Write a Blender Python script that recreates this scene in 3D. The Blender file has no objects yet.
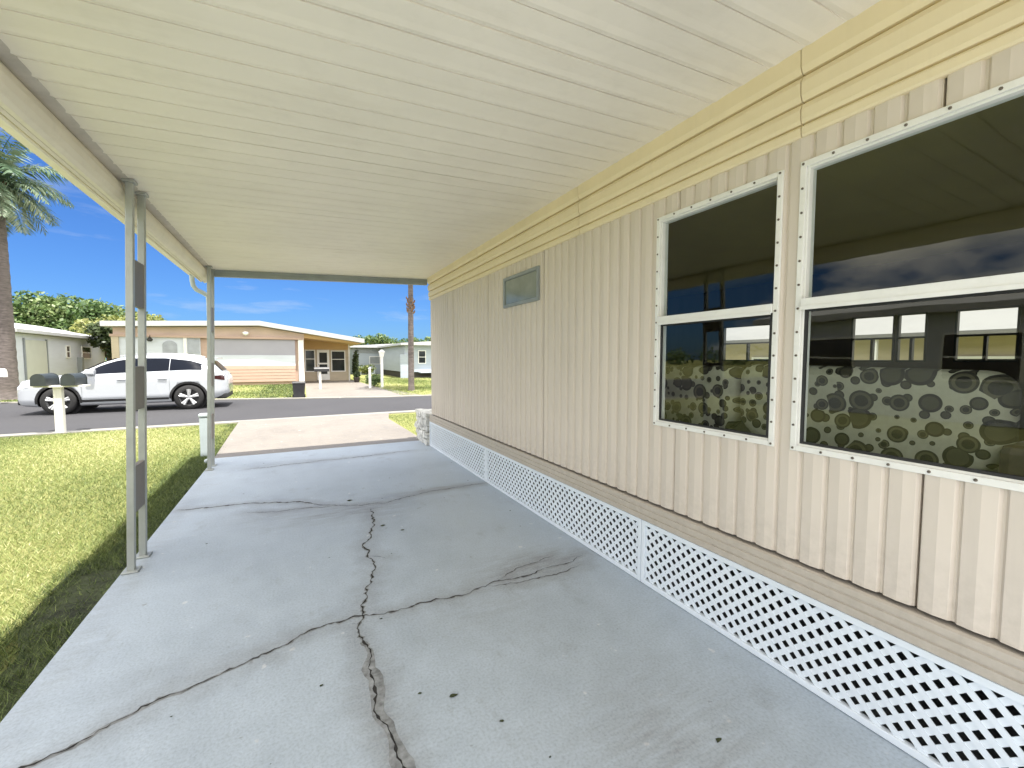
import bpy, bmesh, math, random
import numpy as np
from mathutils import Vector, Matrix
R = math.radians
random.seed(7); rng = np.random.default_rng(7)
S = bpy.context.scene
COL = S.collection

# ------------------------------------------------------------------ materials
def nt(name):
    m = bpy.data.materials.new(name); m.use_nodes = True
    t = m.node_tree; b = t.nodes['Principled BSDF']
    return m, t, b
def node(t, typ, **kw):
    n = t.nodes.new(typ)
    for k, v in kw.items():
        if k in n.inputs.keys(): n.inputs[k].default_value = v
        else: setattr(n, k, v)
    return n
def ramp(t, fac, stops, interp='LINEAR'):
    n = t.nodes.new('ShaderNodeValToRGB'); e = n.color_ramp.elements
    n.color_ramp.interpolation = interp
    while len(e) < len(stops): e.new(0.5)
    for el, (p, c) in zip(e, stops):
        el.position = p; el.color = (*c, 1) if len(c) == 3 else c
    t.links.new(fac, n.inputs[0]); return n.outputs[0]
def mixc(t, fac, a, b, mode='MIX'):
    n = t.nodes.new('ShaderNodeMix'); n.data_type = 'RGBA'; n.blend_type = mode
    for sock, v in ((n.inputs[0], fac), (n.inputs[6], a), (n.inputs[7], b)):
        if isinstance(v, bpy.types.NodeSocket): t.links.new(v, sock)
        elif isinstance(v, (int, float)): sock.default_value = v
        else: sock.default_value = (*v, 1)
    return n.outputs[2]
def math_(t, op, a, b=0.0, clamp=False):
    n = t.nodes.new('ShaderNodeMath'); n.operation = op; n.use_clamp = clamp
    for sock, v in ((n.inputs[0], a), (n.inputs[1], b)):
        if isinstance(v, bpy.types.NodeSocket): t.links.new(v, sock)
        else: sock.default_value = v
    return n.outputs[0]
def objco(t, scale=(1, 1, 1)):
    c = t.nodes.new('ShaderNodeTexCoord'); m = t.nodes.new('ShaderNodeMapping')
    m.inputs['Scale'].default_value = scale
    t.links.new(c.outputs['Object'], m.inputs[0]); return m.outputs[0]
def noise(t, co, scale, detail=4, rough=0.55):
    n = node(t, 'ShaderNodeTexNoise', Scale=scale, Detail=detail, Roughness=rough)
    t.links.new(co, n.inputs['Vector']); return n.outputs['Fac']
def bump(t, b, h, strength=0.2, dist=0.01):
    n = node(t, 'ShaderNodeBump', Strength=strength, Distance=dist)
    t.links.new(h, n.inputs['Height']); t.links.new(n.outputs[0], b.inputs['Normal'])
def pmat(name, col, rough=0.6, var=0.12, scale=3.0, bs=0.0, bscale=60, metal=0.0, coat=0.0, stretch=(1, 1, 1), grime=0.0):
    m, t, b = nt(name); co = objco(t, stretch)
    f = noise(t, co, scale, 5)
    lo = tuple(max(0, c * (1 - var)) for c in col); hi = tuple(min(1, c * (1 + var)) for c in col)
    c = ramp(t, f, [(0.3, lo), (0.7, hi)])
    if grime:
        g = ramp(t, noise(t, co, scale * 6, 6, 0.65), [(0.5, (0, 0, 0)), (0.75, (1, 1, 1))])
        c = mixc(t, math_(t, 'MULTIPLY', g, grime), c, tuple(x * 0.45 for x in col))
    t.links.new(c, b.inputs['Base Color'])
    rr = node(t, 'ShaderNodeMapRange'); t.links.new(f, rr.inputs[0])
    rr.inputs[3].default_value = max(0.03, rough - 0.06); rr.inputs[4].default_value = min(1, rough + 0.08)
    t.links.new(rr.outputs[0], b.inputs['Roughness'])
    b.inputs['Metallic'].default_value = metal
    b.inputs['Coat Weight'].default_value = coat
    if bs: bump(t, b, noise(t, co, bscale, 4), bs, 0.01)
    return m
def leafmat(name, cols, rough=0.55, trans=0.25):
    m, t, b = nt(name)
    a = node(t, 'ShaderNodeAttribute', attribute_name='tint')
    n = len(cols)
    c = ramp(t, a.outputs['Fac'], [(i / (n - 1), col) for i, col in enumerate(cols)])
    t.links.new(c, b.inputs['Base Color']); b.inputs['Roughness'].default_value = rough
    tr = node(t, 'ShaderNodeBsdfTranslucent'); t.links.new(c, tr.inputs[0])
    mx = node(t, 'ShaderNodeMixShader'); mx.inputs[0].default_value = trans
    t.links.new(b.outputs[0], mx.inputs[1]); t.links.new(tr.outputs[0], mx.inputs[2])
    t.links.new(mx.outputs[0], t.nodes['Material Output'].inputs[0])
    return m
def glassmat(name, tint=(0.8, 0.84, 0.82), boost=1.05):
    m, t, b = nt(name); t.nodes.remove(b)
    tr = node(t, 'ShaderNodeBsdfTransparent'); tr.inputs[0].default_value = (*tint, 1)
    gl = node(t, 'ShaderNodeBsdfGlossy'); gl.inputs['Roughness'].default_value = 0.01
    gl.inputs['Color'].default_value = (1, 1, .9, 1)
    geo = node(t, 'ShaderNodeNewGeometry')
    fr = node(t, 'ShaderNodeFresnel', IOR=1.5)
    co = objco(t); bp = node(t, 'ShaderNodeBump', Strength=0.02, Distance=0.02)
    t.links.new(noise(t, co, 3.0, 2), bp.inputs['Height']); t.links.new(bp.outputs[0], gl.inputs['Normal'])
    f = math_(t, 'MULTIPLY', fr.outputs[0], boost, True)
    f = math_(t, 'MULTIPLY', f, math_(t, 'SUBTRACT', 1.0, geo.outputs['Backfacing']))
    mx = node(t, 'ShaderNodeMixShader'); t.links.new(f, mx.inputs[0])
    t.links.new(tr.outputs[0], mx.inputs[1]); t.links.new(gl.outputs[0], mx.inputs[2])
    t.links.new(mx.outputs[0], t.nodes['Material Output'].inputs[0])
    return m

M = {}
# painted concrete of the carport slab: mottled, cracks darken the surface round them
def concrete(name, base, attr=True):
    m, t, b = nt(name); co = objco(t)
    n1 = noise(t, co, 0.9, 5, 0.6); n2 = noise(t, co, 7, 6, 0.65); n3 = noise(t, co, 90, 3)
    c = ramp(t, n1, [(0.25, tuple(x * 0.77 for x in base)), (0.5, base), (0.78, tuple(min(1, x * 1.12) for x in base))])
    c = mixc(t, 0.35, c, ramp(t, n2, [(0.3, tuple(x * 0.8 for x in base)), (0.7, tuple(min(1, x * 1.12) for x in base))]))
    # worn dark blotches and pale chips
    bl = ramp(t, noise(t, objco(t, (1.6, 1, 1)), 3.1, 7, 0.72), [(0.57, (0, 0, 0)), (0.74, (1, 1, 1))])
    c = mixc(t, math_(t, 'MULTIPLY', bl, 0.30), c, (0.20, 0.19, 0.18))
    ch = ramp(t, noise(t, co, 14, 2, 0.4), [(0.73, (0, 0, 0)), (0.76, (1, 1, 1))])
    c = mixc(t, math_(t, 'MULTIPLY', ch, 0.5), c, (0.70, 0.70, 0.69))
    ck = ramp(t, noise(t, objco(t, (1, 1.3, 1)), 10.5, 3, 0.5), [(0.72, (0, 0, 0)), (0.745, (1, 1, 1))])
    c = mixc(t, math_(t, 'MULTIPLY', ck, 0.45), c, (0.16, 0.15, 0.14))
    if attr:
        a = node(t, 'ShaderNodeAttribute', attribute_name='crack_distance')
        d = math_(t, 'ADD', a.outputs['Fac'], math_(t, 'MULTIPLY', math_(t, 'SUBTRACT', n2, 0.5), 0.22))
        st = ramp(t, d, [(0.0, (1, 1, 1)), (0.03, (0.75, 0.75, 0.75)), (0.13, (0, 0, 0))])
        c = mixc(t, math_(t, 'MULTIPLY', st, 0.34), c, (0.19, 0.18, 0.17))
        a2 = node(t, 'ShaderNodeAttribute', attribute_name='worn')
        w = math_(t, 'MULTIPLY', a2.outputs['Fac'], ramp(t, noise(t, objco(t, (1, 5, 1)), 4, 6, 0.7), [(0.3, (0, 0, 0)), (0.65, (1, 1, 1))]))
        c = mixc(t, math_(t, 'MULTIPLY', w, 0.6), c, (0.17, 0.155, 0.14))
    gr = ramp(t, n3, [(0.30, (0.80, 0.80, 0.80)), (0.5, (1, 1, 1)), (0.72, (1.12, 1.12, 1.12))])
    c = mixc(t, 0.8, c, gr, 'MULTIPLY')
    ol = ramp(t, noise(t, co, 2.3, 2, 0.4), [(0.70, (0, 0, 0)), (0.76, (1, 1, 1))])
    c = mixc(t, math_(t, 'MULTIPLY', ol, 0.22), c, (0.12, 0.115, 0.11))
    t.links.new(c, b.inputs['Base Color'])
    t.links.new(ramp(t, n2, [(0.3, (0.42,) * 3), (0.7, (0.62,) * 3)]), b.inputs['Roughness'])
    b.inputs['Specular IOR Level'].default_value = 0.4
    bump(t, b, math_(t, 'ADD', n3, math_(t, 'MULTIPLY', n2, 2.0)), 0.25, 0.004)
    return m
M['slab'] = concrete('painted_concrete', (0.425, 0.485, 0.555))
M['apron'] = concrete('bare_concrete', (0.205, 0.186, 0.163), attr=False)
M['reflector'] = concrete('reflector_concrete', (0.41, 0.39, 0.36), attr=False)
M['kerb'] = concrete('kerb_concrete', (0.27, 0.26, 0.235), attr=False)
M['crackedge'] = pmat('crumbled_crack_edge', (0.235, 0.245, 0.255), 0.9, 0.5, 25)
M['crack'] = pmat('crack_dirt', (0.022, 0.021, 0.02), 0.9, 0.4, 30)
def asphalt():
    m, t, b = nt('asphalt'); co = objco(t)
    n1 = noise(t, co, 0.6, 5); n3 = noise(t, co, 160, 2)
    c = ramp(t, n1, [(0.3, (0.030, 0.030, 0.036)), (0.7, (0.042, 0.042, 0.049))])
    c = mixc(t, 0.5, c, ramp(t, n3, [(0.35, (0.02, 0.02, 0.024)), (0.7, (0.066, 0.066, 0.07))]))
    t.links.new(c, b.inputs['Base Color']); b.inputs['Roughness'].default_value = 0.9
    bump(t, b, n3, 0.5, 0.004); return m
M['asphalt'] = asphalt()
def lawn():
    m, t, b = nt('lawn_ground'); co = objco(t)
    n1 = noise(t, co, 0.45, 5, 0.6); n2 = noise(t, co, 5, 6, 0.7); n3 = noise(t, co, 45, 4, 0.7)
    c = ramp(t, n1, [(0.32, (0.14, 0.19, 0.045)), (0.5, (0.205, 0.235, 0.08)), (0.7, (0.32, 0.30, 0.145))])
    c = mixc(t, 0.55, c, ramp(t, n2, [(0.3, (0.09, 0.14, 0.03)), (0.7, (0.34, 0.32, 0.155))]))
    c = mixc(t, 0.5, c, ramp(t, n3, [(0.3, (0.13, 0.16, 0.04)), (0.7, (0.36, 0.33, 0.145))]))
    t.links.new(c, b.inputs['Base Color']); b.inputs['Roughness'].default_value = 0.95
    b.inputs['Specular IOR Level'].default_value = 0.1
    bump(t, b, n3, 0.9, 0.03); return m
M['lawn'] = lawn()
M['soil'] = pmat('soil_painted_shade', (0.040, 0.050, 0.020), 0.95, 0.7, 11, 0.8, 60, grime=0.6)  # soil colour darkened to stand for the carport roof's shade
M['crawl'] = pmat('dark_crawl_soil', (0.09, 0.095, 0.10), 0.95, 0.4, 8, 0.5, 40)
M['blade'] = leafmat('grass_blade', [(0.03, 0.055, 0.012), (0.22, 0.28, 0.075), (0.42, 0.42, 0.18), (0.60, 0.545, 0.32)], 0.6, 0.2)
M['ceiling'] = pmat('cream_roof_pan', (0.82, 0.77, 0.70), 0.42, 0.05, 1.2, 0.03, 9, grime=0.10)
def streaks(m, col, amt, st):
    t = m.node_tree; b = t.nodes['Principled BSDF']; src = b.inputs['Base Color'].links[0].from_socket
    f = ramp(t, noise(t, objco(t, st), 1.0, 7, 0.68), [(0.52, (0, 0, 0)), (0.72, (1, 1, 1))])
    t.links.new(mixc(t, math_(t, 'MULTIPLY', f, amt), src, col), b.inputs['Base Color'])
streaks(M['ceiling'], (0.52, 0.45, 0.36), 0.18, (1.4, 6.0, 1.0))
M['gutter'] = pmat('cream_gutter', (0.81, 0.755, 0.63), 0.4, 0.06, 2.5, grime=0.16)
M['flashing'] = pmat('dull_flashing', (0.55, 0.51, 0.44), 0.55, 0.15, 5, grime=0.2)
M['header'] = pmat('weathered_aluminium', (0.27, 0.30, 0.31), 0.45, 0.1, 6, metal=0.2)
M['post'] = pmat('post_aluminium', (0.37, 0.39, 0.375), 0.42, 0.1, 6, metal=0.25, grime=0.15)
M['plate'] = pmat('post_plate', (0.19, 0.165, 0.14), 0.5, 0.12, 8, metal=0.1, grime=0.2)
M['pipe'] = pmat('downspout_paint', (0.50, 0.56, 0.60), 0.45, 0.08, 8)
def siding(name, col):
    m, t, b = nt(name); co = objco(t)
    n1 = noise(t, objco(t, (1, 1, 0.25)), 2.2, 6, 0.65); n2 = noise(t, co, 26, 5, 0.7)
    c = ramp(t, n1, [(0.28, tuple(x * 0.93 for x in col)), (0.72, tuple(min(1, x * 1.04) for x in col))])
    st = ramp(t, noise(t, objco(t, (1, 9, 0.35)), 2.6, 5, 0.6), [(0.56, (0, 0, 0)), (0.78, (1, 1, 1))])
    c = mixc(t, math_(t, 'MULTIPLY', st, 0.12), c, tuple(x * 0.6 for x in col))
    sp = ramp(t, n2, [(0.68, (0, 0, 0)), (0.78, (1, 1, 1))])
    c = mixc(t, math_(t, 'MULTIPLY', sp, 0.16), c, (0.3, 0.25, 0.2))
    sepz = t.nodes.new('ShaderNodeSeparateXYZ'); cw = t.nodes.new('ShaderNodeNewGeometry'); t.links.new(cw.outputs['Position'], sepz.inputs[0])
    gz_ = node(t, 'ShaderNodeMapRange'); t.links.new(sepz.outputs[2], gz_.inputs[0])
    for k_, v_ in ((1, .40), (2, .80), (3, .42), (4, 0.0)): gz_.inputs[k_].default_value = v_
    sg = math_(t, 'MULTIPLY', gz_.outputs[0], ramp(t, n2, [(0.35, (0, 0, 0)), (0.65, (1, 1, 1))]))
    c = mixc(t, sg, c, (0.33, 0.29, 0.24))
    t.links.new(c, b.inputs['Base Color']); b.inputs['Roughness'].default_value = 0.5
    bump(t, b, n1, 0.06, 0.02); return m
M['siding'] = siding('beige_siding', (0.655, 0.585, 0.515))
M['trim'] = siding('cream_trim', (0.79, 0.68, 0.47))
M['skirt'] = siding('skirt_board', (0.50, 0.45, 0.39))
M['white'] = pmat('white_paint', (0.80, 0.80, 0.79), 0.4, 0.04, 5, grime=0.08)
M['lattice'] = pmat('white_vinyl_lattice', (0.72, 0.78, 0.85), 0.38, 0.03, 4, grime=0.06)
M['frame'] = pmat('window_frame_white', (0.78, 0.775, 0.75), 0.35, 0.05, 6, grime=0.1)
M['screw'] = pmat('screw_steel', (0.13, 0.11, 0.09), 0.5, 0.3, 60, metal=0.4)
M['glass'] = glassmat('window_glass')
M['frost'] = pmat('frosted_pane', (0.24, 0.265, 0.235), 0.12, 0.15, 6)
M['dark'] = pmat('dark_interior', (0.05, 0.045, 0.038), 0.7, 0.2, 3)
M['wood'] = pmat('brown_panelling', (0.10, 0.075, 0.05), 0.5, 0.25, 3, stretch=(1, 1, 0.15))
M['inceil'] = pmat('olive_ceiling_board', (0.27, 0.24, 0.06), 0.7, 0.12, 2)
M['carpet'] = pmat('carpet', (0.14, 0.12, 0.10), 0.95, 0.2, 30, 0.4)
M['rattan'] = pmat('dark_rattan', (0.05, 0.035, 0.025), 0.5, 0.3, 40)
M['frame_in'] = pmat('dark_window_frame', (0.035, 0.033, 0.03), 0.5, 0.15, 6)
def fabric():
    m, t, b = nt('ringed_fabric'); co = objco(t)
    sep = t.nodes.new('ShaderNodeSeparateXYZ'); t.links.new(co, sep.inputs[0])
    cb = t.nodes.new('ShaderNodeCombineXYZ'); t.links.new(sep.outputs[1], cb.inputs[0]); t.links.new(sep.outputs[2], cb.inputs[1])
    base = mixc(t, noise(t, co, 50, 3), (0.32, 0.315, 0.25), (0.43, 0.42, 0.34))
    c = base
    for sc, rmax, off in ((17.0, 0.36, 3.7), (9.5, 0.50, 0.0)):
        v = node(t, 'ShaderNodeTexVoronoi', Scale=sc, Randomness=0.75); v.voronoi_dimensions = '2D'
        mp = t.nodes.new('ShaderNodeMapping'); mp.inputs['Location'].default_value = (off, off, 0)
        t.links.new(cb.outputs[0], mp.inputs[0]); t.links.new(mp.outputs[0], v.inputs['Vector'])
        sc2 = t.nodes.new('ShaderNodeSeparateColor'); t.links.new(v.outputs['Color'], sc2.inputs[0])
        rad = math_(t, 'MULTIPLY', math_(t, 'ADD', math_(t, 'MULTIPLY', sc2.outputs[0], 0.6), 0.4), rmax)
        q = math_(t, 'DIVIDE', v.outputs['Distance'], rad)
        ringA = ramp(t, q, [(0.0, (0.010, 0.010, 0.008)), (0.55, (0.075, 0.07, 0.045)), (0.8, (0.02, 0.019, 0.014))], 'CONSTANT')
        ringB = ramp(t, q, [(0.0, (0.045, 0.042, 0.028)), (0.72, (0.012, 0.011, 0.009))], 'CONSTANT')
        ring = mixc(t, math_(t, 'GREATER_THAN', sc2.outputs[1], 0.5), ringA, ringB)
        inside = math_(t, 'LESS_THAN', q, 1.0)
        c = mixc(t, inside, c, ring)
    t.links.new(c, b.inputs['Base Color']); b.inputs['Roughness'].default_value = 0.9
    bump(t, b, noise(t, co, 300, 2), 0.3, 0.002)
    return m
M['fabric'] = fabric()
M['plainfab'] = pmat('plain_fabric', (0.33, 0.34, 0.30), 0.9, 0.1, 20)
M['carpaint'] = pmat('white_car_paint', (0.46, 0.485, 0.53), 0.25, 0.01, 2, coat=0.8)
M['carglass'] = pmat('tinted_car_glass', (0.004, 0.006, 0.012), 0.08, 0.1, 3)
M['carglass'].node_tree.nodes['Principled BSDF'].inputs['Specular IOR Level'].default_value = 0.12
M['black'] = pmat('black_plastic', (0.018, 0.018, 0.02), 0.5, 0.2, 20)
M['rubber'] = pmat('tyre_rubber', (0.02, 0.02, 0.021), 0.85, 0.2, 20)
M['alloy'] = pmat('alloy_rim', (0.62, 0.63, 0.65), 0.3, 0.05, 10, metal=0.6)
M['chrome'] = pmat('chrome', (0.6, 0.6, 0.62), 0.15, 0.05, 10, metal=0.9)
M['lens'] = pmat('headlight_lens', (0.45, 0.48, 0.52), 0.1, 0.1, 30)
M['redlens'] = pmat('tail_lens', (0.035, 0.008, 0.010), 0.15, 0.15, 30)
M['mailgrey'] = pmat('mailbox_grey', (0.026, 0.033, 0.033), 0.5, 0.2, 8)
M['mailwood'] = pmat('mailbox_post_white', (0.68, 0.67, 0.63), 0.7, 0.1, 5, 0.2, 30, stretch=(4, 4, 0.6), grime=0.2)
M['util'] = pmat('utility_box_paint', (0.42, 0.48, 0.50), 0.5, 0.06, 5, grime=0.1)
M['peach'] = pmat('peach_siding', (0.48, 0.345, 0.28), 0.6, 0.06, 1.5, stretch=(1, 1, 6))
M['peachdk'] = pmat('tan_fascia', (0.60, 0.46, 0.38), 0.6, 0.08, 1.5)
M['tan'] = pmat('orange_tan_wall', (0.56, 0.37, 0.17), 0.6, 0.08, 1.5)
M['lilac'] = pmat('pale_vinyl_screen', (0.34, 0.335, 0.385), 0.3, 0.05, 0.8)
M['roofw'] = pmat('white_roof', (0.44, 0.45, 0.46), 0.55, 0.06, 0.8, grime=0.12)
M['wallw'] = pmat('white_house_wall', (0.58, 0.62, 0.69), 0.6, 0.05, 1.0, stretch=(1, 1, 5), grime=0.06)
M['wallb'] = pmat('blue_white_wall', (0.38, 0.43, 0.50), 0.6, 0.05, 1.0, stretch=(1, 1, 5))
M['greybl'] = pmat('grey_panel', (0.26, 0.28, 0.30), 0.5, 0.1, 4)
M['garage'] = pmat('pale_door_panel', (0.50, 0.52, 0.47), 0.5, 0.05, 2)
M['winglass'] = pmat('dark_window_glass', (0.02, 0.024, 0.028), 0.06, 0.2, 3)
M['winpale'] = pmat('pale_curtained_glass', (0.36, 0.38, 0.42), 0.12, 0.12, 4)
M['dullroof'] = pmat('dull_white_roof', (0.17, 0.167, 0.16), 0.6, 0.08, 0.8, grime=0.15)
M['beigeh'] = pmat('beige_house_wall', (0.50, 0.43, 0.32), 0.6, 0.08, 1.5, stretch=(1, 1, 5))
M['stone'] = pmat('rough_white_stone', (0.60, 0.60, 0.58), 0.85, 0.35, 9, 0.9, 40, grime=0.5)
M['bin'] = pmat('bin_plastic', (0.022, 0.022, 0.026), 0.45, 0.2, 8)
M['pot'] = pmat('dark_pot', (0.035, 0.028, 0.026), 0.5, 0.2, 8)
M['bark'] = pmat('palm_bark', (0.13, 0.11, 0.105), 0.9, 0.4, 5, 0.9, 18, stretch=(1, 1, 4), grime=0.5)
M['treebark'] = pmat('tree_bark', (0.13, 0.10, 0.075), 0.9, 0.3, 6, 0.8, 20, stretch=(3, 3, 0.6))
M['boot'] = pmat('palm_boots', (0.17, 0.10, 0.06), 0.9, 0.35, 12, 0.8, 25)
M['frond'] = leafmat('palm_frond', [(0.035, 0.08, 0.04), (0.075, 0.135, 0.075), (0.14, 0.20, 0.125), (0.22, 0.25, 0.16)], 0.4, 0.25)
M['leafA'] = leafmat('leaf_green', [(0.035, 0.075, 0.025), (0.085, 0.15, 0.045), (0.15, 0.215, 0.075), (0.25, 0.30, 0.14)], 0.5, 0.3)
M['leafB'] = leafmat('leaf_yellowgreen', [(0.055, 0.09, 0.02), (0.15, 0.19, 0.045), (0.25, 0.26, 0.075), (0.32, 0.32, 0.14)], 0.5, 0.3)
M['leafD'] = leafmat('leaf_dark', [(0.015, 0.03, 0.01), (0.03, 0.05, 0.014), (0.05, 0.075, 0.02), (0.07, 0.10, 0.03)], 0.5, 0.2)

# ------------------------------------------------------------------ mesh helpers (world coordinates in, one mesh object out)
class MB:
    def __init__(s): s.v = []; s.f = []; s.m = []; s.sm = []
    def add(s, vs, fs, mi=0, smooth=False):
        o = len(s.v); s.v += [tuple(v) for v in vs]
        for f in fs: s.f.append(tuple(i + o for i in f)); s.m.append(mi); s.sm.append(smooth)
        return s
    def box(s, a, b, mi=0, mat=None):
        x0, y0, z0 = a; x1, y1, z1 = b
        vs = [(x0,y0,z0),(x1,y0,z0),(x1,y1,z0),(x0,y1,z0),(x0,y0,z1),(x1,y0,z1),(x1,y1,z1),(x0,y1,z1)]
        if mat is not None: vs = [tuple(mat @ Vector(v)) for v in vs]
        return s.add(vs, [(3,2,1,0),(4,5,6,7),(0,1,5,4),(1,2,6,5),(2,3,7,6),(3,0,4,7)], mi)
    def bbox(s, a, b, bev=0.01, mi=0, seg=2):     # bevelled box
        bm = bmesh.new(); bmesh.ops.create_cube(bm, size=1)
        for v in bm.verts:
            v.co = Vector([(a[i] + b[i]) / 2 + v.co[i] * (b[i] - a[i]) for i in range(3)])
        bmesh.ops.bevel(bm, geom=bm.edges[:], offset=bev, segments=seg, affect='EDGES', profile=0.6)
        bm.verts.index_update()
        s.add([v.co[:] for v in bm.verts], [[v.index for v in f.verts] for f in bm.faces], mi); bm.free(); return s
    def prism(s, poly, axis, a, b, mi=0, smooth=False, caps=True):   # poly in the two other axes
        n = len(poly)
        def P(p, t):
            return {'x': (t, p[0], p[1]), 'y': (p[0], t, p[1]), 'z': (p[0], p[1], t)}[axis]
        vs = [P(p, a) for p in poly] + [P(p, b) for p in poly]
        fs = [(i, (i + 1) % n, n + (i + 1) % n, n + i) for i in range(n)]
        s.add(vs, fs, mi, smooth)
        if caps:
            s.add(vs[:n], [tuple(range(n))[::-1]], mi); s.add(vs[n:], [tuple(range(n))], mi)
        return s
    def tube(s, pts, rad, n=12, mi=0, smooth=True, caps=True):
        pts = [Vector(p) for p in pts]; rad = rad if isinstance(rad, (list, tuple)) else [rad] * len(pts)
        rings = []; up = None
        for i, p in enumerate(pts):
            d = (pts[min(i + 1, len(pts) - 1)] - pts[max(i - 1, 0)]).normalized()
            if up is None: up = Vector((1, 0, 0)) if abs(d.x) < 0.9 else Vector((0, 1, 0))
            sx = d.cross(up).normalized(); up = sx.cross(d).normalized()
            rings.append([p + (sx * math.cos(2*math.pi*k/n) + up * math.sin(2*math.pi*k/n)) * rad[i] for k in range(n)])
        vs = [v for r in rings for v in r]; fs = []
        for i in range(len(pts) - 1):
            for k in range(n):
                fs.append((i*n+k, i*n+(k+1)%n, (i+1)*n+(k+1)%n, (i+1)*n+k))
        s.add(vs, fs, mi, smooth)
        if caps:
            s.add(rings[0], [tuple(range(n))[::-1]], mi); s.add(rings[-1], [tuple(range(n))], mi)
        return s
    def lathe(s, prof, c, axis='z', n=24, mi=0, smooth=True):   # prof (r, h)
        vs = []; fs = []
        for r, h in prof:
            for k in range(n):
                a = 2*math.pi*k/n; u, w = r*math.cos(a), r*math.sin(a)
                vs.append({'z': (c[0]+u, c[1]+w, c[2]+h), 'y': (c[0]+u, c[1]+h, c[2]+w), 'x': (c[0]+h, c[1]+u, c[2]+w)}[axis])
        for i in range(len(prof)-1):
            for k in range(n):
                fs.append((i*n+k, i*n+(k+1)%n, (i+1)*n+(k+1)%n, (i+1)*n+k))
        return s.add(vs, fs, mi, smooth)
    def build(s, name, mats, parent=None, recalc=True):
        me = bpy.data.meshes.new(name)
        off = Vector((0, 0, 0)); p = parent
        while p is not None: off += p.location; p = p.parent
        me.from_pydata([Vector(v) - off for v in s.v], [], s.f)
        for m in (mats if isinstance(mats, (list, tuple)) else [mats]): me.materials.append(m)
        me.polygons.foreach_set('material_index', s.m); me.polygons.foreach_set('use_smooth', s.sm)
        if recalc:
            bm = bmesh.new(); bm.from_mesh(me); bmesh.ops.recalc_face_normals(bm, faces=bm.faces[:]); bm.to_mesh(me); bm.free()
        me.update()
        o = bpy.data.objects.new(name, me); COL.objects.link(o)
        if parent is not None: o.parent = parent
        return o
def bevel(o, w=0.01, seg=2):
    md = o.modifiers.new('bevel', 'BEVEL'); md.width = w; md.segments = seg; md.limit_method = 'ANGLE'; return o
def tag(o, label=None, cat=None, group=None, kind=None):
    if label: o['label'] = label
    if cat: o['category'] = cat
    if group: o['group'] = group
    if kind: o['kind'] = kind
    return o
def thing(name, loc, label, cat, group=None):
    o = bpy.data.objects.new(name, None); COL.objects.link(o); o.location = loc; o.empty_display_size = 0.2
    return tag(o, label, cat, group)
def struct(o, label, cat): return tag(o, label, cat, kind='structure')
def raw_mesh(name, verts, faces_n, mat, tint=None, parent=None, k=4):
    """verts (n*k,3) array, n faces of k corners"""
    off = Vector((0, 0, 0)); p = parent
    while p is not None: off += p.location; p = p.parent
    v = np.asarray(verts, dtype=np.float32) - np.array(off, dtype=np.float32)
    me = bpy.data.meshes.new(name); n = faces_n
    me.vertices.add(len(v)); me.vertices.foreach_set('co', v.ravel())
    me.loops.add(n*k); me.loops.foreach_set('vertex_index', np.arange(n*k, dtype=np.int32))
    me.polygons.add(n); me.polygons.foreach_set('loop_start', np.arange(0, n*k, k, dtype=np.int32))
    me.materials.append(mat)
    if tint is not None:
        a = me.attributes.new('tint', 'FLOAT', 'FACE'); a.data.foreach_set('value', np.asarray(tint, dtype=np.float32))
    me.update(calc_edges=True)
    o = bpy.data.objects.new(name, me); COL.objects.link(o)
    if parent is not None: o.parent = parent
    return o

# ------------------------------------------------------------------ ground, road, kerbs, driveways
GZ = -0.05
def sheet(name, poly, z, mat, label, cat, th=0.0):
    b = MB()
    if th: b.prism(poly, 'z', z - th, z)
    else: b.add([(x, y, z) for x, y in poly], [tuple(range(len(poly)))])
    return struct(b.build(name, mat), label, cat)
sheet('lawn', [(-400, -200), (400, -200), (400, 600), (-400, 600)], GZ, M['lawn'], 'yellow green lawn around the driveways and homes', 'lawn')
def nearY(x): return 11.66 + 0.035 * x
def farY(x): return 17.25 - 0.30 * x if x < 0.3 else 17.16 - 0.30 * (x - 0.3)
def fY(x): return max(16.2, 17.25 - 0.30 * x) if x > -12 else 20.85
xs = [-120, -12, -9, -6, -3, 0, 3, 6, 120]
sheet('road', [(x, nearY(max(-12, min(12, x)))) for x in xs] + [(x, fY(x)) for x in xs[::-1]], GZ + 0.008, M['asphalt'], 'grey asphalt street crossing beyond the driveway', 'road')
sheet('near_kerb', [(x, nearY(max(-12, min(12, x))) - 0.02) for x in xs] + [(x, nearY(max(-12, min(12, x))) - 0.32) for x in xs[::-1]], GZ + 0.03, M['kerb'], 'thin pale concrete kerb strip on the near side of the street', 'kerb', 0.1)
sheet('far_kerb', [(x, fY(x) + 0.02) for x in xs] + [(x, fY(x) + 0.36) for x in xs[::-1]], GZ + 0.03, M['kerb'], 'thin pale concrete kerb strip on the far side of the street', 'kerb', 0.1)

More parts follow.
